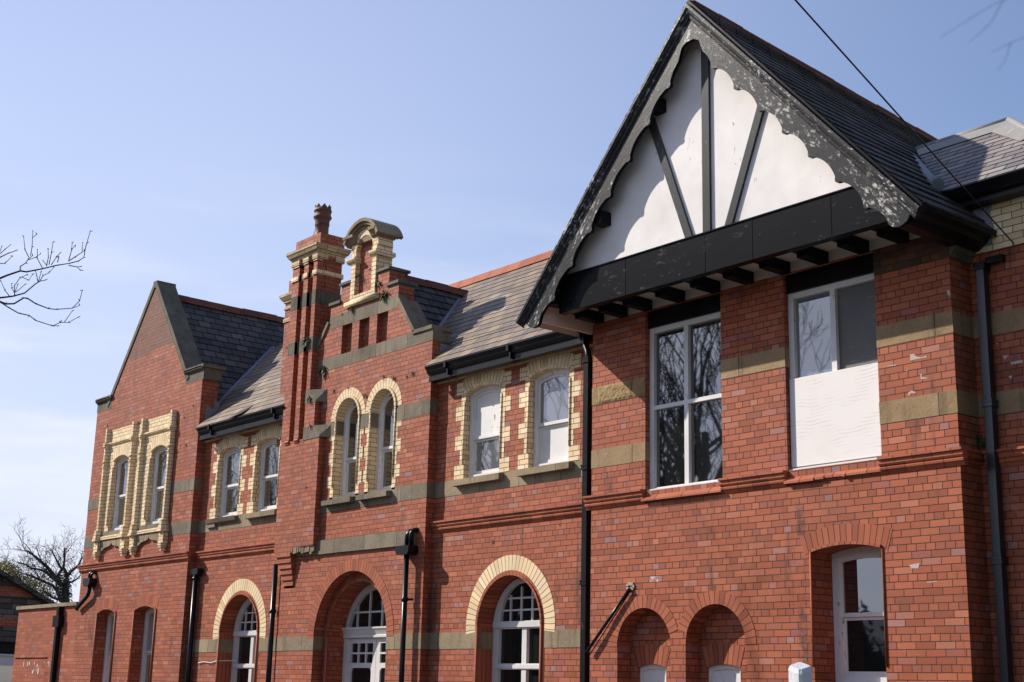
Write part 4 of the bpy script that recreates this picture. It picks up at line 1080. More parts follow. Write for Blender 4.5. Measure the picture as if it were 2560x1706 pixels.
for xr in (-13.13, -12.68, -12.23, -11.652, -11.063, -10.531, -9.975, -9.426, -8.868, -8.35):
    m = MB(); x0, x1 = xr-.13, xr
    m.prism([(-.013, 6.564), (-.013, 6.43), (-.42, 6.43), (-.425, 6.475), (-.655, 6.475), (-.655, 6.564)], [], x0, x1, 'x'); m.build('bracket', 'black_paint', B)
for xa in (-13.40, -7.889):
    m = MB(); m.box(xa, xa+.039, -.90, -.005, 6.315, 6.50); m.build('eaves_board', 'cream_board', B)
for z, x in ((8.74, -11.36), (7.50, -12.34), (6.60, -13.20)):
    m = MB(); m.box(x-.075, x+.075, YF+.05, YG, z-.085, z+.085); m.build('purlin_end', 'black_paint', B)
# roof slopes (the ridge sags towards the back)
ZB_ = 9.42; YE = 4.6; HL = 3.12
def rp(x, y):
    zr = ZA_+(ZB_-ZA_)*(y-YF)/(4.3-YF); ze = 6.43
    return (x, y, zr+(ze-zr)*abs(x-XC)/HL)
for side in (-1, 1):
    m = MB(); n = 8
    for i in range(n):
        for j in range(6):
            ya = YF-.02+(YE-YF)*i/n; yb = YF-.02+(YE-YF)*(i+1)/n; xa = XC+side*HL*j/6; xb = XC+side*HL*(j+1)/6
            q = [rp(xa, ya), rp(xb, ya), rp(xb, yb), rp(xa, yb)]
            if side < 0: q.reverse()
            sl = HL*1.49/6
            uvq = [(ya, 9-sl*j), (ya, 9-sl*(j+1)), (yb, 9-sl*(j+1)), (yb, 9-sl*j)]
            if side < 0: uvq.reverse()
            m.face(q, 0, uvq); m.face([(p[0], p[1], p[2]-.055) for p in reversed(q)], 1)
            if i == 0: m.face([rp(xa, ya), (rp(xa, ya)[0], ya, rp(xa, ya)[2]-.055), (rp(xb, ya)[0], ya, rp(xb, ya)[2]-.055), rp(xb, ya)], 2)
            if j == 5: m.face([rp(xb, ya), (rp(xb, ya)[0], ya, rp(xb, ya)[2]-.055), (rp(xb, yb)[0], yb, rp(xb, yb)[2]-.055), rp(xb, yb)], 2)
    if side > 0: slates(m, rp(XC+HL, YF-.02), rp(XC+HL, YE), rp(XC, YE), rp(XC, YF-.02), .2, .02)
    else: slates(m, rp(XC-HL, YE), rp(XC-HL, YF-.02), rp(XC, YF-.02), rp(XC, YE), .2, .02)
    m.build('roof', ['slate_shaded', 'soffit', 'black_paint'], B)
ridge_tiles((XC, YF+.04, ZA_-.03), (XC, YE, 9.40), .08, .02, 'ridge_shaded')
# bargeboards: moulded top strip, flat board with a cusped lower edge and a rounded tongue
def barge(side):
    d = Vector((side*1.0, -SB)).normalized(); nrm = Vector((-d.y*side, d.x*side)) ; nrm = Vector((d.y, -d.x)) if side > 0 else Vector((-d.y, d.x))
    # nrm points down and inwards
    L = (Vector((XC+side*HL, 6.43))-Vector((XC, ZA_))).length
    o = Vector((XC, ZA_-.055))
    P = .515; base = .335
    lowpts = []
    s = .62
    ph = 0.25
    N = 340
    s_end = L-.10
    for i in range(N+1):
        t = .22+(s_end-.22-.22)*i/N
        c = ((t+ph*P) % P)/P
        if c < .16: dd = base+.045*sin(pi*c/.16)**1.0*.55+.035
        else:
            q = (c-.16)/.84
            dd = base+.028-.052*sin(pi*q)**.8
        lowpts.append((t, dd))
    # apex: meet at the centre line with an arch
    tong = []
    r = .15; tc = s_end-.14
    for i in range(13):
        a = pi/2-pi*i/12*1.0
        tong.append((tc+.02+r*cos(a)*1.0, .20+r*sin(a)*1.0))
    up = [(tc+.10, .03), (0.0, .03)]
    poly = [o+d*0.0+nrm*0.03]
    pts2 = []
    # start on the centre line x = XC
    def conv(t, k): v = o+d*t+nrm*k; return (v.x, v.y)
    zc = 9.33
    pts2.append((XC, conv(0, .03)[1])); pts2.append((XC, zc))
    pts2.append((XC+side*.06, zc+.0)); pts2.append((XC+side*.14, zc-.045))
    for t, k in lowpts:
        x, z = conv(t, k)
        if side*(x-XC) > .20: pts2.append((x, z))
    for t, k in tong: pts2.append(conv(t, k))
    pts2.append(conv(tc+.12, .03))
    m = MB(); m.prism(pts2, [], YF, YF+.05, 'y', 0, mside=1)
    bm_ = 'barge_rising' if side < 0 else 'barge_falling'; bb = m.build('bargeboard', [bm_, 'black_paint'], B)
    m = MB()
    prof = [(0.0, .0), (.0, -.065), (.035, -.065), (.04, -.05), (.065, -.045), (.085, -.022), (.115, -.018), (.13, 0)]
    # moulding swept along the rake: (depth below top edge, y offset)
    def P3(t, k, y): v = o+d*t+nrm*k; return (v.x, YF+y, v.y)
    t0, t1 = 0.0, L+.0
    def start(k): return 0.0
    for (k0, y0), (k1, y1) in zip(prof, prof[1:]):
        # mitre at the apex: x = XC
        def tx(k): return max(0.0, -(nrm.x*k)/(d.x)) if abs(d.x) > 1e-6 else 0
        q = [P3(tx(k0), k0, y0), P3(t1, k0, y0), P3(t1, k1, y1), P3(tx(k1), k1, y1)]
        if side < 0: q.reverse()
        m.face(q)
    m.face([P3(t1, k, y) for k, y in prof]+[P3(t1, .13, .03), P3(t1, 0, .03)])
    m.build('moulding', bm_, bb)
barge(-1); barge(1)
# bay side eaves gutter and cornice on the right hand side
m = MB(); m.prism([(-7.90, 6.44), (-7.62, 6.44), (-7.60, 6.45), (-7.60, 6.40), (-7.64, 6.37), (-7.66, 6.33), (-7.72, 6.30), (-7.76, 6.27), (-7.90, 6.27)], [], YF+.06, YR+.02, 'y'); m.build('gutter', 'pipe_black', B)
m = MB(); m.prism([(-7.889, 6.265), (-7.80, 6.265), (-7.82, 6.22), (-7.85, 6.20), (-7.86, 6.16), (-7.889, 6.15)], [], YW-.0, YR, 'y'); m.box(-7.9, -7.87, YW-.03, YW+.39, 6.14, 6.15); m.build('cornice', 'stone_green', B)
m = MB(); m.box(-8.83, -7.886, YW-.006, YW+.02, 6.15, 6.448); m.build('stain_shade_course', 'brick_stain_shade', B)  # dark top course, stain and soffit shade painted together

# ---- small hipped roof of the right hand block
ZE, YE2 = 6.935, .10
def tz(y): return ZE+.9*(y-YE2)
m = MB(); yr = 1.36; zr = tz(yr)
m.face([(-8.35, YE2, ZE), (-6.55, YE2, ZE), (-7.88, yr, zr), (-9.25, yr, zr)], 0)
slates(m, (-8.35, YE2, ZE), (-6.55, YE2, ZE), (-7.88, yr, zr), (-9.25, yr, zr), .14, .006)
m.face([(-6.55, YE2, ZE), (-6.55, 2.6, ZE), (-7.88, yr, zr)], 0)
m.face([(-6.55, 2.6, ZE), (-9.25, 2.6, ZE), (-9.25, yr, zr), (-7.88, yr, zr)], 0)
m.build('roof', 'slate_pink', B)
m = MB(); m.tube([(-9.10, yr, zr+.02), (-7.88, yr, zr+.02)], .045, 8); m.tube([(-7.88, yr, zr+.02), (-7.2, .74, tz(.74)+.02)], .045, 8)
m.face([(-9.10, yr-.02, zr+.035), (-7.9, yr-.02, zr+.035), (-7.78, yr-.17, tz(yr-.17)+.02), (-8.98, yr-.17, tz(yr-.17)+.02)])
m.face([(-7.86, yr-.02, zr+.05), (-7.2, .74, tz(.74)+.05), (-7.40, .72, tz(.72)+.02), (-8.0, yr-.19, tz(yr-.19)+.03)])
m.build('ridge_lead', 'lead_pale', B)
m = MB(); pts = [(-9.00, 1.06, 7.89), (-8.73, .78, 7.64), (-8.50, .54, 7.44), (-8.31, .32, 7.26), (-8.13, .14, 7.10), (-8.00, .04, 7.0)]
m.tube(pts, [.05, .06, .055, .06, .06, .075], 8)
m.build('lead_roll', 'lead', B)
m = MB(); a, b = -8.2, -6.5
m.prism([(YE2-.04, ZE-.01), (YE2-.05, ZE-.03), (YE2-.01, ZE-.08), (YE2+.02, ZE-.12), (YE2+.10, ZE-.14), (YE2+.10, ZE-.19), (YE2+.29, ZE-.19), (YE2+.29, ZE-.01)], [], a, b, 'x'); m.build('gutter', 'pipe_black', B)

# ---- downpipes
def collar(m, x, y, z, r): m.box(x-r, x+r, y-r, y+r, z-.035, z-.012); m.box(x-r*.92, x+r*.92, y-r*.92, y+r*.92, z-.011, z+.011); m.box(x-r, x+r, y-r, y+r, z+.012, z+.035)
def square_pipe(x, y, z0, z1, r, cols, mat='pipe_black', name='downpipe'):
    m = MB(); m.box(x-r, x+r, y-r, y+r, z0, z1); p = m.build(name, mat, B)
    for z in cols:
        m = MB(); collar(m, x, y, z, r*1.35); m.build('collar', mat, p)
    return p
p = square_pipe(-13.515, .06, 0, 6.02, .046, (5.99, 4.53, 3.02, 1.55))
m = MB(); m.tube([(-13.62, .10, 6.42), (-13.62, .10, 6.28), (-13.60, .09, 6.20), (-13.54, .07, 6.12), (-13.515, .06, 6.05), (-13.515, .06, 5.98)], .045, 10); m.build('swan_neck', 'pipe_black', p)
square_pipe(-7.70, .30, 0, 6.05, .045, (4.60, 3.0), 'pipe_grey')
m = MB(); m.box(-7.765, -7.635, .24, .36, 6.03, 6.10); m.box(-7.66, -7.46, .31, .375, 6.09, 6.16); m.build('rainwater_head', 'pipe_black', B)
def round_pipe(pts, r, mat='pipe_black', name='downpipe', cols=()):
    m = MB(); m.tube(pts, r, 12); p = m.build(name, mat, B)
    if cols:
        for (x, y, z) in cols:
            m = MB(); m.tube([(x, y, z-.03), (x, y, z+.03)], r*1.3, 12); m.build('collar', mat, p)
    return p
p = round_pipe([(-17.62, .11, 3.64), (-17.62, .11, 0)], .042, cols=((-17.62, .11, 2.95), (-17.62, .11, 1.2)))
m = MB(); m.prism([(-17.80, 3.755), (-17.46, 3.755), (-17.46, 3.66), (-17.50, 3.62), (-17.76, 3.62), (-17.80, 3.66)], [], .02, .20, 'y'); m.build('hopper', 'pipe_black', p)
m = MB(); m.tube([(-17.64, .12, 3.75), (-17.64, .12, 3.93), (-17.61, .16, 3.99), (-17.58, .22, 4.0)], .038, 10); m.tube([(-17.54, .12, 3.75), (-17.54, .12, 3.95), (-17.53, .16, 4.0), (-17.51, .22, 4.01)], .034, 10); m.build('inlet_pipe', 'pipe_black', p)
m = MB(); m.tube([(-17.60, .12, 2.95), (-17.52, .2, 2.95)], .018, 6); m.build('bracket', 'pipe_black', p)
round_pipe([(-21.86, .30, 3.72), (-21.86, .30, 0)], .048, cols=((-21.86, .30, 2.90), (-21.86, .30, 1.3)))
p = round_pipe([(-24.86, .30, 3.72), (-24.86, .30, 0)], .05, cols=((-24.86, .30, 3.60),))
m = MB(); m.box(-24.96, -24.70, .24, .37, 3.68, 3.79); m.build('hopper', 'pipe_black', p)
p = round_pipe([(-29.36, .11, 3.64), (-29.37, .11, 3.50), (-29.45, .11, 3.42), (-29.95, .13, 3.20), (-30.0, .14, 3.16)], .042, name='waste_pipe')
m = MB(); m.prism([(-29.55, 3.80), (-29.20, 3.80), (-29.20, 3.70), (-29.28, 3.62), (-29.47, 3.62), (-29.55, 3.70)], [], .02, .18, 'y'); m.build('hopper', 'pipe_black', p)
m = MB(); m.tube([(-29.40, .10, 3.79), (-29.40, .10, 3.90), (-29.38, .15, 3.94), (-29.37, .21, 3.95)], .035, 8); m.tube([(-29.30, .10, 3.79), (-29.30, .10, 3.88), (-29.29, .15, 3.92), (-29.28, .21, 3.93)], .03, 8); m.build('inlet_pipe', 'pipe_black', p)
p = round_pipe([(-12.60, -.04, 2.90), (-13.36, -.06, 2.13)], .02, name='waste_pipe')
m = MB(); m.tube([(-12.60, -.03, 2.87), (-13.33, -.03, 2.10)], .007, 6); m.build('bracket', 'pipe_black', p)
m = MB()
for k in range(7):
    a = 2*pi*k/7; m.box(-12.62+.05*cos(a)-.02, -12.62+.05*cos(a)+.02, -.02, .0, 2.93+.035*sin(a)-.02, 2.93+.035*sin(a)+.02)
m.build('mortar_patch', 'moss', B)
m = MB(); m.tube([(-24.6, .36, 2.02), (-24.4, .36, 2.04), (-24.1, .36, 2.02), (-23.95, .36, 2.05), (-23.8, .40, 2.06), (-23.6, .6, 2.07)], .008, 5); m.build('wire', 'white_paint', B)

# ------------------------------------------------------------------ SETTING AND NEIGHBOURS
m = MB(); m.face([(-1500, -1500, 0), (1500, -1500, 0), (1500, 1500, 0), (-1500, 1500, 0)])
g = m.build('ground', 'ground'); g['kind'] = 'structure'
m = MB(); m.prism([(-40, -2.6), (12, -2.6), (12, 0.3), (-40, 0.3)], [], 0.004, 0.12, 'z'); p = m.build('pavement', 'ground'); p['kind'] = 'structure'

# low brick annex at the far end
A = thing('brick_annex', 'low flat topped red brick annex with stone coping, left of the gabled end wing', 'annex', (-32.0, 0.4, 0))
m = MB(); m.box(-33.56, -30.085, YL+.004, 5.0, 0, 3.25); m.build('wall', 'brick_pale', A)
m = MB(); m.box(-33.62, -30.09, YL-.05, 5.05, 3.252, 3.33); m.build('coping', 'stone', A)
m = MB(); m.box(-33.50, -31.55, YL-.025, YL+.004, 2.14, 2.155); m.build('drip_ledge', 'brick_pale', A)
m = MB(); m.box(-31.03, -30.92, .10, .20, 0, 2.98); dp = m.build('downpipe', 'pipe_black', A)
m = MB(); m.box(-31.12, -30.80, .07, .2, 2.80, 3.05); m.box(-30.98, -30.86, .08, .2, 3.05, 3.25); m.build('hopper', 'pipe_black', dp)
random.seed(11)
m = MB()
for k in range(14):
    x = random.uniform(-33.1, -31.4); z = random.choice([2.05, 2.0, 1.75, 1.72, 1.9]); h = random.uniform(.02, .13)
    m.box(x, x+random.uniform(.02, .05), YL-.001, YL+.003, z-h, z)
m.build('lime_streaks', 'moss' if False else 'white_worn', A)

# dark stone outbuilding further left
O = thing('stone_outbuilding', 'dark rubble stone outbuilding with red brick bands, behind the flat topped annex', 'outbuilding', (-44.0, 0.6, 0))
XO = -42.0
rk = lambda y: 5.98-.49*y*0.0 - .49*(abs(y-0.0))
m = MB(); m.prism([(-4.6, 0), (4.6, 0), (4.6, rk(4.6)), (0, rk(0)), (-4.6, rk(4.6))], [rect(-4.0, 4.15, 0.9, 2.72)], XO-.35, XO, 'x'); m.build('wall', 'rubble', O)
m = MB(); m.box(XO-.2, XO+.012, -4.2, 3.75, 4.06, 4.33); m.build('brick_band', 'brick', O)
m = MB(); m.box(XO-.2, XO+.012, -4.4, 4.5, 3.17, 3.42); m.build('brick_band', 'brick', O)
m = MB()
m.slab([(XO+.25, 5.1, rk(5.1)+.1), (XO-9, 5.1, rk(5.1)+.1), (XO-9, 0, rk(0)+.1), (XO+.25, 0, rk(0)+.1)], .12)
m.slab([(XO-9, -5.1, rk(5.1)+.1), (XO+.25, -5.1, rk(5.1)+.1), (XO+.25, 0, rk(0)+.1), (XO-9, 0, rk(0)+.1)], .12)
m.build('roof', 'slate_shaded', O)
m = MB(); m.box(XO-.3, XO+.10, -4.0, 4.15, 2.05, 2.33); m.box(XO-.3, XO+.16, -4.02, 4.17, 2.33, 2.37)
for k in range(7): m.box(XO-.25, XO-.05, -4.0+k*1.35, -3.94+k*1.35, .95, 2.06)
m.box(XO-.25, XO-.04, -4.0, 4.15, 1.28, 1.34)
wn_ = m.build('window', 'white_worn', O)
m = MB(); m.box(XO-.2, XO-.19, -4.0, 4.15, .95, 2.06); m.build('pane', 'glass', wn_)
m = MB(); m.box(XO-.34, XO-.3, -4.0, 4.15, 2.3, 2.75); m.build('dark_opening', 'black_paint', O)

# ------------------------------------------------------------------ trees
def branch_mesh(seed, base, height, spread=1.0, levels=5, trunk_r=.2, fork_z=0.32, n_main=5, twist=.35, up=.25, min_r=.006, lenf=.72, kids=(2, 4)):
    """returns two MBs: trunk and crown of a bare tree"""
    rnd = random.Random(seed); tr = MB(); cr = MB()
    def grow(p, d, L, r, lvl, mb):
        n = 4 if lvl < 3 else 3
        pts = [p]; rad = [r]; q = p.copy(); dd = d.copy()
        for i in range(n):
            dd = (dd+Vector((rnd.uniform(-1, 1), rnd.uniform(-1, 1), rnd.uniform(-.6, 1)))*twist+Vector((0, 0, up*.35))).normalized()
            q = q+dd*(L/n); pts.append(q.copy()); rad.append(max(min_r, r*(1-.42*(i+1)/n)))
        mb.tube(pts, rad, 7 if lvl == 0 else (5 if lvl < 3 else 3), cap=(lvl == 0))
        if lvl >= levels: return
        k = rnd.randint(*kids)
        for j in range(k):
            i = rnd.choice([2, 3, 4, 4]) if n == 4 else rnd.choice([1, 2, 3, 3])
            i = min(i, n)
            a = rnd.uniform(0, 2*pi); ax = dd.orthogonal().normalized(); ax2 = dd.cross(ax)
            nd = (dd*rnd.uniform(.45, 1.0)+(ax*cos(a)+ax2*sin(a))*rnd.uniform(.5, 1.0)*spread+Vector((0, 0, up))).normalized()
            grow(pts[i], nd, L*rnd.uniform(lenf-.14, lenf+.12), rad[i]*rnd.uniform(.55, .78), lvl+1, cr)
    b = Vector(base); hz = height*fork_z
    tp = [b+Vector((rnd.uniform(-.06, .06)*i, rnd.uniform(-.06, .06)*i, hz*i/4)) for i in range(5)]
    tr.tube(tp, [trunk_r*1.35, trunk_r*1.1, trunk_r, trunk_r*.95, trunk_r*.9], 9)
    for j in range(n_main):
        a = 2*pi*j/n_main+rnd.uniform(-.4, .4); tilt = rnd.uniform(.15, .62)
        d = Vector((sin(tilt)*cos(a), sin(tilt)*sin(a), cos(tilt)))
        grow(tp[4-(j % 2)], d, height*.30*rnd.uniform(.85, 1.15), trunk_r*rnd.uniform(.5, .68), 1, cr)
    return tr, cr

def bare_tree(loc, seed, height, label, group=None, **kw):
    t = thing('bare_tree', label, 'tree', loc, group)
    tr, cr = branch_mesh(seed, loc, height, **kw)
    tr.build('trunk', 'bark', t); cr.build('crown', 'bark', t)
    return t
def copy_tree(src, loc, rot, label, sc=1.0):
    o = src.copy(); COL.objects.link(o); o.location = loc; o.rotation_euler = (0, 0, rot); o.scale = (sc, sc, sc); o['label'] = label
    for ch in list(src.children):
        c = ch.copy(); COL.objects.link(c); c.parent = o
    return o
# street trees opposite the building (behind and left of the camera; the window panes mirror them)
GT = 'bare street trees across from the building'
T1 = bare_tree((-21.2, -9.9, 0), 5, 10.6, 'nearest bare street tree, its low twigs hanging over at the left', GT, levels=6, n_main=6, trunk_r=.26, fork_z=.40, twist=.46, kids=(2, 3), min_r=.009, spread=.85, up=.32)
T2 = bare_tree((-25.6, -13.6, 0), 12, 11.0, 'dense bare street tree mirrored in the four pane window', GT, levels=6, n_main=9, trunk_r=.28, fork_z=.38, twist=.48, kids=(2, 3), min_r=.009, spread=.85, up=.32)
copy_tree(T2, (-44.5, -11.5, 0), 1.3, 'bare street tree mirrored in the paired sash windows', .95)
copy_tree(T1, (-52.0, -12.6, 0), 2.2, 'bare street tree mirrored in the pilastered windows', 1.0)
copy_tree(T2, (-34.0, -15.0, 0), 4.0, 'bare street tree standing back from the kerb', 1.05)

# overhanging limb of the nearest street tree, its twigs turned up at the ends
def px_branch(name, parent, polys, mat='bark'):
    m = MB()
    for pts, r0, r1 in polys:
        n = len(pts); m.tube(pts, [r0+(r1-r0)*i/(n-1) for i in range(n)], 5)
    return m.build(name, mat, parent)
CAMP = Vector((0, -12.408, 1.6)); RC = cam.matrix_world.to_3x3()
def dirpx(u, v): return (RC @ Vector((u-1280, -(v-853), -3491.2))).normalized()
rb = random.Random(4)
def limb(px, r0, r1, depth):
    """photo-measured limb: depth wanders so that the limb has real thickness in space"""
    out = []; d = depth
    for k, (u, v) in enumerate(px):
        d += rb.uniform(-.09, .09); q = dirpx(u*.306, 500+v*.306); out.append(CAMP+q*(d/sqrt(q.x*q.x+q.y*q.y)))
    return (out, .0035+r0*.30, .0028+r1*.22)
LB = []
D0 = 17.6
hub = (-420, 760)
LB += [limb([hub, (-120, 690), (0, 640), (60, 615), (165, 580), (215, 588), (350, 562), (460, 535), (560, 520)], .045, .016, D0),
       limb([(560, 520), (640, 500), (685, 470), (700, 380), (738, 255)], .014, .005, D0),
       limb([(560, 500), (615, 465), (690, 415), (712, 350)], .012, .005, D0),
       limb([(560, 500), (585, 410), (590, 350)], .008, .004, D0), limb([(585, 410), (615, 370)], .005, .003, D0),
       limb([(670, 420), (675, 350)], .005, .003, D0),
       limb([(560, 535), (630, 548), (660, 545)], .011, .006, D0), limb([(630, 548), (655, 575), (675, 576)], .006, .004, D0),
       limb([(165, 580), (165, 545), (210, 515), (230, 485), (265, 455)], .014, .008, D0),
       limb([(235, 470), (205, 410), (192, 300)], .008, .004, D0), limb([(250, 455), (262, 380), (268, 255)], .008, .004, D0), limb([(266, 310), (300, 280)], .005, .003, D0),
       limb([(230, 490), (290, 470), (330, 440)], .006, .003, D0),
       limb([(380, 540), (395, 470), (392, 400)], .009, .004, D0), limb([(400, 530), (420, 430), (433, 345)], .009, .004, D0), limb([(420, 530), (460, 470), (490, 435)], .009, .004, D0), limb([(385, 540), (350, 495)], .007, .003, D0), limb([(470, 510), (480, 470), (470, 465)], .012, .006, D0), limb([(350, 565), (305, 480), (305, 405)], .008, .004, D0),
       limb([hub, (-100, 812), (0, 800), (100, 788), (200, 762), (285, 690), (325, 665), (372, 655)], .038, .008, D0),
       limb([(310, 672), (300, 620), (290, 580)], .008, .004, D0), limb([(325, 665), (350, 620), (400, 595), (440, 550)], .008, .004, D0), limb([(315, 665), (335, 590)], .006, .003, D0),
       limb([(120, 790), (118, 700), (165, 635), (225, 612)], .010, .004, D0), limb([(118, 760), (95, 720), (95, 685)], .006, .003, D0), limb([(118, 770), (145, 690)], .006, .003, D0), limb([(130, 755), (205, 690)], .005, .003, D0), limb([(180, 632), (235, 655), (265, 610)], .006, .003, D0),
       limb([hub, (-80, 830), (0, 832), (50, 850), (115, 848), (195, 800), (230, 808), (290, 848), (395, 888), (460, 895), (590, 885), (650, 825), (672, 740)], .036, .004, D0),
       limb([(0, 835), (80, 885), (150, 925), (240, 945), (290, 985), (430, 1030), (490, 1002), (560, 1000), (640, 958)], .017, .005, D0),
       limb([(430, 1030), (470, 1030)], .008, .004, D0), limb([(525, 1000), (590, 908)], .005, .003, D0), limb([(490, 1002), (500, 990)], .01, .006, D0),
       limb([(80, 790), (40, 740), (8, 665)], .007, .003, D0),
       limb([hub, (-80, 480), (0, 470), (60, 440), (130, 415)], .03, .007, D0), limb([(0, 440), (40, 405), (88, 365)], .008, .003, D0), limb([(-40, 520), (40, 520), (100, 460)], .010, .004, D0), limb([(-5, 430), (15, 380)], .006, .004, D0),
       limb([(610, 880), (650, 860)], .006, .003, D0)]
# link the limb back to the trunk fork
hubp = LB[0][0][0]
LB.append(([Vector((-21.2, -9.9, 4.2)), (Vector((-21.2, -9.9, 4.2))+hubp)*.5+Vector((.2, .1, .5)), hubp], .06, .018))
bud = []
for pts, r0, r1 in LB[:-1]:
    for q in pts[1:]:
        d_ = Vector((rb.uniform(-1, 1), rb.uniform(-1, 1), rb.uniform(-.3, 1))).normalized()
        bud.append(([q-d_*.006, q+d_*.012, q+d_*.03], .0075, .002))
LB += bud
limb_o = px_branch('limb', T1, LB)

# far ivy-clad tree beyond the annex, and a tree coming into leaf
def far_pt(u, v, d):
    q = dirpx(u*.2335, 1340+v*.2335); return CAMP+q*(d/sqrt(q.x*q.x+q.y*q.y))
F = thing('ivy_tree', 'bare tree with dark ivy on its trunk, rising behind the flat topped annex', 'tree', tuple(far_pt(695, 760, 60)*Vector((1, 1, 0)) if False else (far_pt(695, 760, 60).x, far_pt(695, 760, 60).y, 0)))
m = MB(); b0 = far_pt(695, 760, 60)
m.tube([(b0.x, b0.y, 0), (b0.x, b0.y, b0.z-1), b0, far_pt(700, 600, 60), far_pt(712, 470, 60)], [.24, .20, .17, .15, .12], 9); m.build('trunk', 'bark', F)
m = MB(); rf = random.Random(21)
def twigs(p, d, L, r, lvl):
    n = 3; pts = [p]; q = p.copy(); dd = d.copy()
    for i in range(n):
        dd = (dd+Vector((rf.uniform(-1, 1), rf.uniform(-1, 1), rf.uniform(-.7, .9)))*.38).normalized(); q = q+dd*L/n; pts.append(q.copy())
    m.tube(pts, [r*(1-.5*i/n) for i in range(n+1)], 4 if lvl < 2 else 3, cap=False)
    if lvl >= 4: return
    for j in range(rf.choice([2, 2, 3])):
        a = rf.uniform(0, 2*pi); ax = dd.orthogonal().normalized(); ax2 = dd.cross(ax)
        twigs(pts[rf.choice([1, 2, 3, 3])], (dd+(ax*cos(a)+ax2*sin(a))*rf.uniform(.5, 1.1)).normalized(), L*rf.uniform(.55, .85), max(.006, r*.62), lvl+1)
def flimb(px, r0, r1, d=60, tw=True):
    pts = []
    for u, v in px: d += rf.uniform(-.25, .25); pts.append(far_pt(u, v, d))
    n = len(pts); m.tube(pts, [r0+(r1-r0)*i/(n-1) for i in range(n)], 6)
    if tw:
        for i in range(1, n):
            dd = (pts[i]-pts[i-1]).normalized()
            for k in range(2):
                a = rf.uniform(0, 2*pi); ax = dd.orthogonal().normalized(); ax2 = dd.cross(ax)
                twigs(pts[i-1].lerp(pts[i], rf.uniform(.2, 1)), (dd*.8+(ax*cos(a)+ax2*sin(a))*rf.uniform(.5, 1.0)).normalized(), rf.uniform(.45, .8), r1*.6, 1)
flimb([(650, 530), (600, 470), (560, 400), (500, 330), (440, 280), (390, 240), (340, 190), (290, 160)], 0.095, .035)
flimb([(645, 520), (560, 450), (480, 380), (420, 360), (340, 350), (280, 310), (190, 285)], 0.068, .03)
flimb([(650, 520), (620, 430), (660, 360), (610, 270), (570, 190)], 0.082, .03)
flimb([(712, 470), (720, 420), (680, 340), (690, 250), (690, 130)], 0.088, .03)
flimb([(715, 450), (740, 400), (800, 350), (850, 300), (880, 220)], 0.082, .03)
flimb([(715, 500), (770, 495), (850, 445)], .06, .025)
flimb([(640, 620), (560, 530), (470, 490), (380, 450), (270, 405)], 0.068, .03)
flimb([(650, 690), (560, 660), (480, 600), (430, 560)], 0.061, .03)
flimb([(655, 700), (610, 590), (600, 520)], .09, .05, tw=False)
flimb([(660, 690), (690, 560), (640, 470)], .07, .04, tw=False)
m.build('crown', 'bark', F)
def leaf_cloud(m, pts, n, sz, rnd, flat=.5):
    for k in range(n):
        c, R = rnd.choice(pts); v = Vector((rnd.gauss(0, 1), rnd.gauss(0, 1), rnd.gauss(0, 1))).normalized()*R*rnd.random()**.4
        p = Vector(c)+v; a = Vector((rnd.uniform(-1, 1), rnd.uniform(-1, 1), rnd.uniform(-1, 1))).normalized(); b = a.orthogonal().normalized(); s_ = sz*rnd.uniform(.6, 1.4)
        m.face([p-a*s_, p+b*s_*.6, p+a*s_, p-b*s_*.6])
m = MB(); leaf_cloud(m, [(far_pt(690+rf.uniform(-20, 20), y, 60), .30) for y in range(440, 760, 22)]+[(far_pt(640, 520, 60), .3), (far_pt(650, 600, 60), .3)], 800, .045, rf); m.build('ivy', 'ivy', F)
G = thing('budding_tree', 'tree coming into pale green leaf, beyond the stone outbuilding roof', 'tree', (far_pt(200, 900, 72).x, far_pt(200, 900, 72).y, 0))
m = MB(); q = far_pt(200, 900, 72); m.tube([(q.x, q.y, 0), far_pt(210, 800, 72), far_pt(190, 600, 72)], [.3, .25, .15], 8); m.build('trunk', 'bark', G)
m = MB()
flimb([(200, 700), (120, 560), (60, 400), (20, 350)], .12, .03, 72)
flimb([(200, 640), (230, 520), (180, 430), (120, 390)], .10, .03, 72)
flimb([(210, 700), (320, 600), (380, 520), (440, 500)], .10, .03, 72)
flimb([(220, 760), (360, 660), (480, 600), (560, 640)], .10, .03, 72)
flimb([(200, 640), (300, 560), (330, 480)], .10, .03, 72)
m.build('crown', 'bark_light', G)
m = MB(); leaf_cloud(m, [(far_pt(u, v, 72+rf.uniform(-1, 1)), .75) for u, v in ((20, 380), (60, 400), (110, 430), (160, 470), (60, 470), (130, 520), (220, 500), (300, 560), (380, 560), (420, 640), (500, 650), (300, 640), (10, 430), (350, 600))], 3600, .05, rf)
leaf_cloud(m, [(far_pt(u, v, 72), .5) for u, v in ((30, 370), (70, 390), (10, 400), (100, 420))], 1100, .055, rf)
m.build('foliage', 'bud', G)

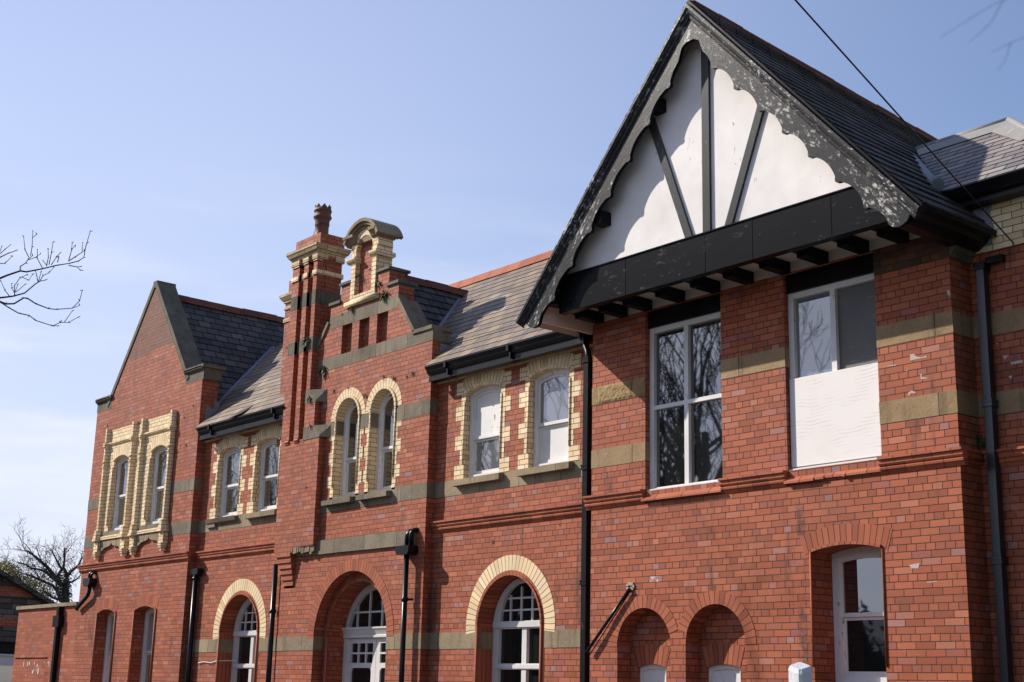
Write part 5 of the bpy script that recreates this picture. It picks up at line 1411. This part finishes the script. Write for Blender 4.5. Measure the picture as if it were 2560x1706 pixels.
# ------------------------------------------------------------------ ferns rooted in the wall joints
fern_n = 0
def fern(x, y, z, s, label, kind='tuft'):
    t = thing('wall_fern', label, 'fern', (x, y, z), 'ferns rooted in the brickwork')
    rnd = random.Random(int(abs(x*1000+z*77))); m = MB()
    s *= .72
    for k in range(26 if s < .07 else 60):
        a = rnd.uniform(0, 2*pi); L = s*rnd.uniform(.5, 1.15)
        d = Vector((cos(a)*.9, -rnd.uniform(.25, .9), sin(a)*.9-.05)).normalized(); p = Vector((x+rnd.uniform(-.25, .25)*s, y, z+rnd.uniform(-.25, .25)*s)); w_ = d.cross(Vector((rnd.uniform(-1, 1), rnd.uniform(-1, 1), 1))).normalized()*L*.09
        mid = p+d*L*.6; tip = p+d*L+Vector((0, 0, -L*.4))
        m.face([p-w_*.3, p+w_*.3, mid+w_, mid-w_]); m.face([mid-w_, mid+w_, tip])
    m.build('fronds', 'fern', t)
for x, y, z, s, lab in [
    (-18.70, YP, 8.02, .17, 'bushy fern beside the cream sill high on the stepped gable'),
    (-19.70, YP-.02, 7.97, .10, 'fern hanging below the left end of the rolled cream sill'),
    (-20.0, YP, 7.93, .05, 'tiny fern on the frieze stone left of the sill'),
    (-18.92, YP-.01, 8.26, .12, 'dark fern in the corner right of the cream pier'),
    (-19.57, YP+.02, 8.52, .10, 'fern growing up the inner left edge of the cream pier'),
    (-19.27, YP+.05, 8.60, .06, 'little fern on the red panel of the cream pier'),
    (-20.13, YP, 6.59, .07, 'fern above and left of the twin round headed windows'),
    (-20.42, YP, 6.60, .10, 'fern beside the upper weathered stone of the chimney breast'),
    (-19.68, YP-.01, 6.58, .05, 'small fern on the crown of the left round cream arch'),
    (-19.13, YP-.01, 6.36, .07, 'fern between the two round cream arches'),
    (-18.62, YP-.01, 6.60, .08, 'left fern of two on the crown of the right round cream arch'),
    (-18.33, YP-.01, 6.53, .09, 'right fern of two on the crown of the right round cream arch'),
    (-17.97, YP, 6.50, .045, 'smallest fern in the brickwork right of the round arches'),
    (-17.80, YP, 6.53, .08, 'fern nearest the gutter end beside the round arches'),
    (-20.03, YP, 5.24, .06, 'fern at the left cream quoins halfway down the round window'),
    (-20.50, YP, 7.02, .17, 'bushy fern in the angle between the chimney breast and the gable'),
    (-20.92, YB, 7.58, .17, 'green fern filling the right chimney slot'),
    (-21.27, YB+.03, 8.05, .07, 'fern high in the left chimney slot'),
    (-20.70, YB-.01, 6.50, .10, 'fern on the upper set off stone of the chimney'),
    (-20.62, YB-.01, 6.02, .09, 'spindly fern on the lower set off stone of the chimney'),
    (-20.65, YB, 4.95, .04, 'tiny fern low on the plain chimney breast'),
    (-21.62, YB+.02, 7.60, .07, 'fern at the far edge of the chimney by the roof lead'),
    (-25.51, YL, 6.28, .06, 'fern under the stone band of the end wing, largest of three'),
    (-25.76, YL, 6.30, .04, 'fern under the end wing stone band nearest the pilaster'),
    (-25.34, YL, 7.06, .04, 'fern below the kneeler of the end wing'),
    (-25.69, YL, 6.86, .04, 'fern beside the top of the right hand pilaster'),
    (-29.45, YL, 7.19, .05, 'fern left of the cream panel on the end wing'),
    (-29.52, YL, 6.60, .04, 'fern left of the first cream pilaster'),
    (-15.85, YR, 3.73, .05, 'fern above the right hand cream arched window'),
    (-14.40, YR, 3.87, .035, 'tiny fern beside the black downpipe below the string course'),
    (-7.86, YR-.03, 4.25, .13, 'dark fern in the shaded corner behind the bay')]:
    fern(x, y, z, s, lab)

# ------------------------------------------------------------------ white gate post, cable
P = thing('gate_post', 'white painted timber post with a slanted worn top, in front of the bay', 'post', (-4.388, -6.962, 0))
m = MB(); c = Vector((-4.388, -6.962, 0)); hw = .045
ang = radians(-5.7); ca_, sa_ = cos(ang), sin(ang)
def pp(x, y, z): return (c.x+x*ca_-y*sa_, c.y+x*sa_+y*ca_, z)
zt = lambda x, y: 1.762-.024*(x-y)/(2*hw)*1.0
ch = .012
pr = [(-hw+ch, -hw), (hw-ch, -hw), (hw, -hw+ch), (hw, hw-ch), (hw-ch, hw), (-hw+ch, hw), (-hw, hw-ch), (-hw, -hw+ch)]
for i in range(8):
    a, b = pr[i], pr[(i+1) % 8]
    m.face([pp(a[0], a[1], 0), pp(b[0], b[1], 0), pp(b[0], b[1], zt(*b)-.02), pp(a[0], a[1], zt(*a)-.02)])
    a2 = (a[0]*.82, a[1]*.82); b2 = (b[0]*.82, b[1]*.82)
    m.face([pp(a[0], a[1], zt(*a)-.02), pp(b[0], b[1], zt(*b)-.02), pp(b2[0], b2[1], zt(*b2)), pp(a2[0], a2[1], zt(*a2))])
m.face([pp(x*.82, y*.82, zt(x*.82, y*.82)) for x, y in pr])
m.build('shaft', 'post_paint', P)
m = MB()
a = Vector((-7.353, .385, 6.25)); b = Vector((-6.82, -3.78, 7.355)); pts = [a+(b-a)*t for t in (0, .5, 1, 2.0, 3.5, 5.2)]
m.tube(pts, .008, 6); cb = m.build('overhead_cable', 'pipe_black'); tag(cb, 'thin black overhead cable running up from the right hand wall across the sky', 'cable')
U = thing('utility_pole', 'brown timber utility pole carrying the overhead cable', 'pole', (pts[-1].x, pts[-1].y, 0))
m = MB(); m.tube([(pts[-1].x, pts[-1].y-.12, 0), (pts[-1].x, pts[-1].y-.12, pts[-1].z+.3)], [.14, .10], 10); m.build('shaft', 'bark_light', U)

# ------------------------------------------------------------------ evergreens: a hedge across the street and two unseen yews added to darken the right-facing walls
H = thing('hedge', 'long tall dark evergreen hedge across the street from the building', 'hedge', (-30, -28, 0))
rh = random.Random(8); m = MB(); core = MB()
n = 90
for k in range(n):
    x = -78+92*k/n; h_ = 5.0+.9*sin(k*.9)+rh.uniform(-.7, .9)
    core.tube([(x, -28+rh.uniform(-.2, .2), 0), (x, -28, h_*.6), (x+rh.uniform(-.2, .2), -28, h_-.35)], [1.0, .95, .35], 7)
    for q in range(110):
        zz = h_*rh.random()**.8; rr = 1.15*(1-.6*(zz/h_)**3)
        a = rh.uniform(0, 2*pi); p = Vector((x+rr*cos(a), -28+rr*sin(a), zz)); u_ = Vector((rh.uniform(-1, 1), rh.uniform(-1, 1), rh.uniform(-1, 1))).normalized(); b_ = u_.orthogonal().normalized(); s_ = rh.uniform(.12, .28)
        m.face([p-u_*s_, p+b_*s_*.6, p+u_*s_, p-b_*s_*.6])
core.build('branches', 'ivy', H); m.build('foliage', 'ivy', H)
def yew(x, y, R, h_, seed, label):  # added tree out of view, blocks sky light from the right
    t = thing('added_yew', label, 'tree', (x, y, 0), 'unseen yews added to shade the right hand end'); r_ = random.Random(seed)
    m = MB(); m.tube([(x, y, 0), (x, y, h_*.5), (x, y, h_*.9)], [.3, .2, .06], 8); m.build('trunk', 'bark', t)
    m = MB()
    for q in range(9000):
        zz = .4+(h_-.4)*r_.random(); f = sqrt(max(.02, 1-((zz-h_*.42)/(h_*.6))**2)); a = r_.uniform(0, 2*pi); rr = R*f*(r_.random()**.35)*(1+.18*sin(3*a+zz*2))
        p = Vector((x+rr*cos(a), y+rr*sin(a), zz)); u_ = Vector((r_.uniform(-1, 1), r_.uniform(-1, 1), r_.uniform(-1, 1))).normalized(); b_ = u_.orthogonal().normalized(); s_ = r_.uniform(.10, .22)
        m.face([p-u_*s_, p+b_*s_*.55, p+u_*s_, p-b_*s_*.55])
    m.build('crown', 'ivy', t)
yew(-2.9, -.9, 1.9, 9.5, 31, 'nearer dark yew, added out of view to shade the right end of the building')
yew(1.2, -3.6, 2.3, 10.5, 32, 'broader dark yew further right, added out of view to block side light')

# ------------------------------------------------------------------ sapling close beside the camera: only the tips of its twigs reach into the view, out of focus
S = thing('bare_sapling', 'bare sapling close by, its blurred twigs faint against the sky at the upper right', 'sapling', (0.35, -10.9, 0))
m = MB(); m.tube([(0.35, -10.9, 0), (0.37, -10.92, 1.4), (0.30, -10.9, 2.6), (0.28, -10.95, 3.4)], [.03, .024, .016, .008], 8); m.build('trunk', 'bark', S)
def sp(u, v, d=1.62): q = dirpx(1900+u*.3061, v*.3061); return CAMP+q*d
m = MB()
root = sp(2700, -260)
for pts in ([(0.30, -10.9, 2.6), root], [root, sp(2400, -180), sp(1990, 0), sp(1900, 40), sp(1690, 170), sp(1470, 310)], [sp(1990, 0), sp(1890, 180), sp(1800, 270), sp(1700, 350)],
            [root, sp(2500, 160), sp(2156, 310), sp(2050, 350), sp(1890, 430)], [sp(2050, 350), sp(2010, 480), sp(1940, 585)]):
    m.tube(pts, [.0004-.0002*i/(len(pts)-1) if len(pts) > 2 else .004 for i in range(len(pts))], 5)
m.build('twigs', 'bark', S)


# pale lime and paint scuffs left on the brick faces of the bay and the wall beyond it
SCUFF = [(0, [(-8.42, 5.19), (-8.369, 5.189), (-8.357, 5.168), (-8.327, 5.147), (-8.279, 5.135), (-8.231, 5.142), (-8.215, 5.143), (-8.216, 5.124), (-8.293, 5.126), (-8.417, 5.123)]),
         (0, [(-8.714, 5.114), (-8.633, 5.112), (-8.583, 5.109), (-8.602, 5.099), (-8.697, 5.105)]), (0, [(-8.473, 5.027), (-8.444, 5.037), (-8.457, 5.025), (-8.469, 5.007)]),
         (0, [(-8.304, 4.958), (-8.285, 4.956), (-8.287, 4.925), (-8.25, 4.915), (-8.21, 4.897), (-8.301, 4.901)]), (0, [(-8.472, 4.752), (-8.457, 4.785), (-8.425, 4.799), (-8.391, 4.786), (-8.365, 4.771), (-8.392, 4.763), (-8.427, 4.772), (-8.45, 4.749)]),
         (0, [(-7.934, 5.802), (-7.9, 5.79), (-7.896, 5.74), (-7.93, 5.742)]),
         (YR, [(-7.639, 5.245), (-7.60, 5.236), (-7.63, 5.228)]), (YR, [(-7.569, 5.097), (-7.496, 5.092), (-7.53, 5.072), (-7.543, 5.052)]), (YR, [(-7.487, 5.016), (-7.344, 5.019), (-7.352, 4.99), (-7.475, 4.987)]), (YR, [(-7.519, 4.874), (-7.476, 4.874), (-7.493, 4.836)]),
         (0, [(-10.42, 4.05), (-10.34, 4.055), (-10.35, 4.03), (-10.41, 4.02)]), (0, [(-8.55, 2.98), (-8.42, 2.995), (-8.44, 2.94), (-8.52, 2.945)]), (0, [(-8.35, 2.80), (-8.22, 2.803), (-8.225, 2.795), (-8.345, 2.79)])]
for yy, poly in SCUFF:
    m = MB(); m.prism(poly, [], yy-.0022, yy+.004, 'y'); m.build('lime_scuff', 'lime', B)
m = MB(); c0 = Vector((-23.3, .20, mz(.20)+.03)); ax = Vector((.16, .05, .045)); ay = Vector((-.05, .17, .12))
m.slab([c0-ax-ay, c0+ax-ay, c0+ax+ay, c0-ax+ay], .012); m.build('slipped_slate', 'slate_shaded', B)
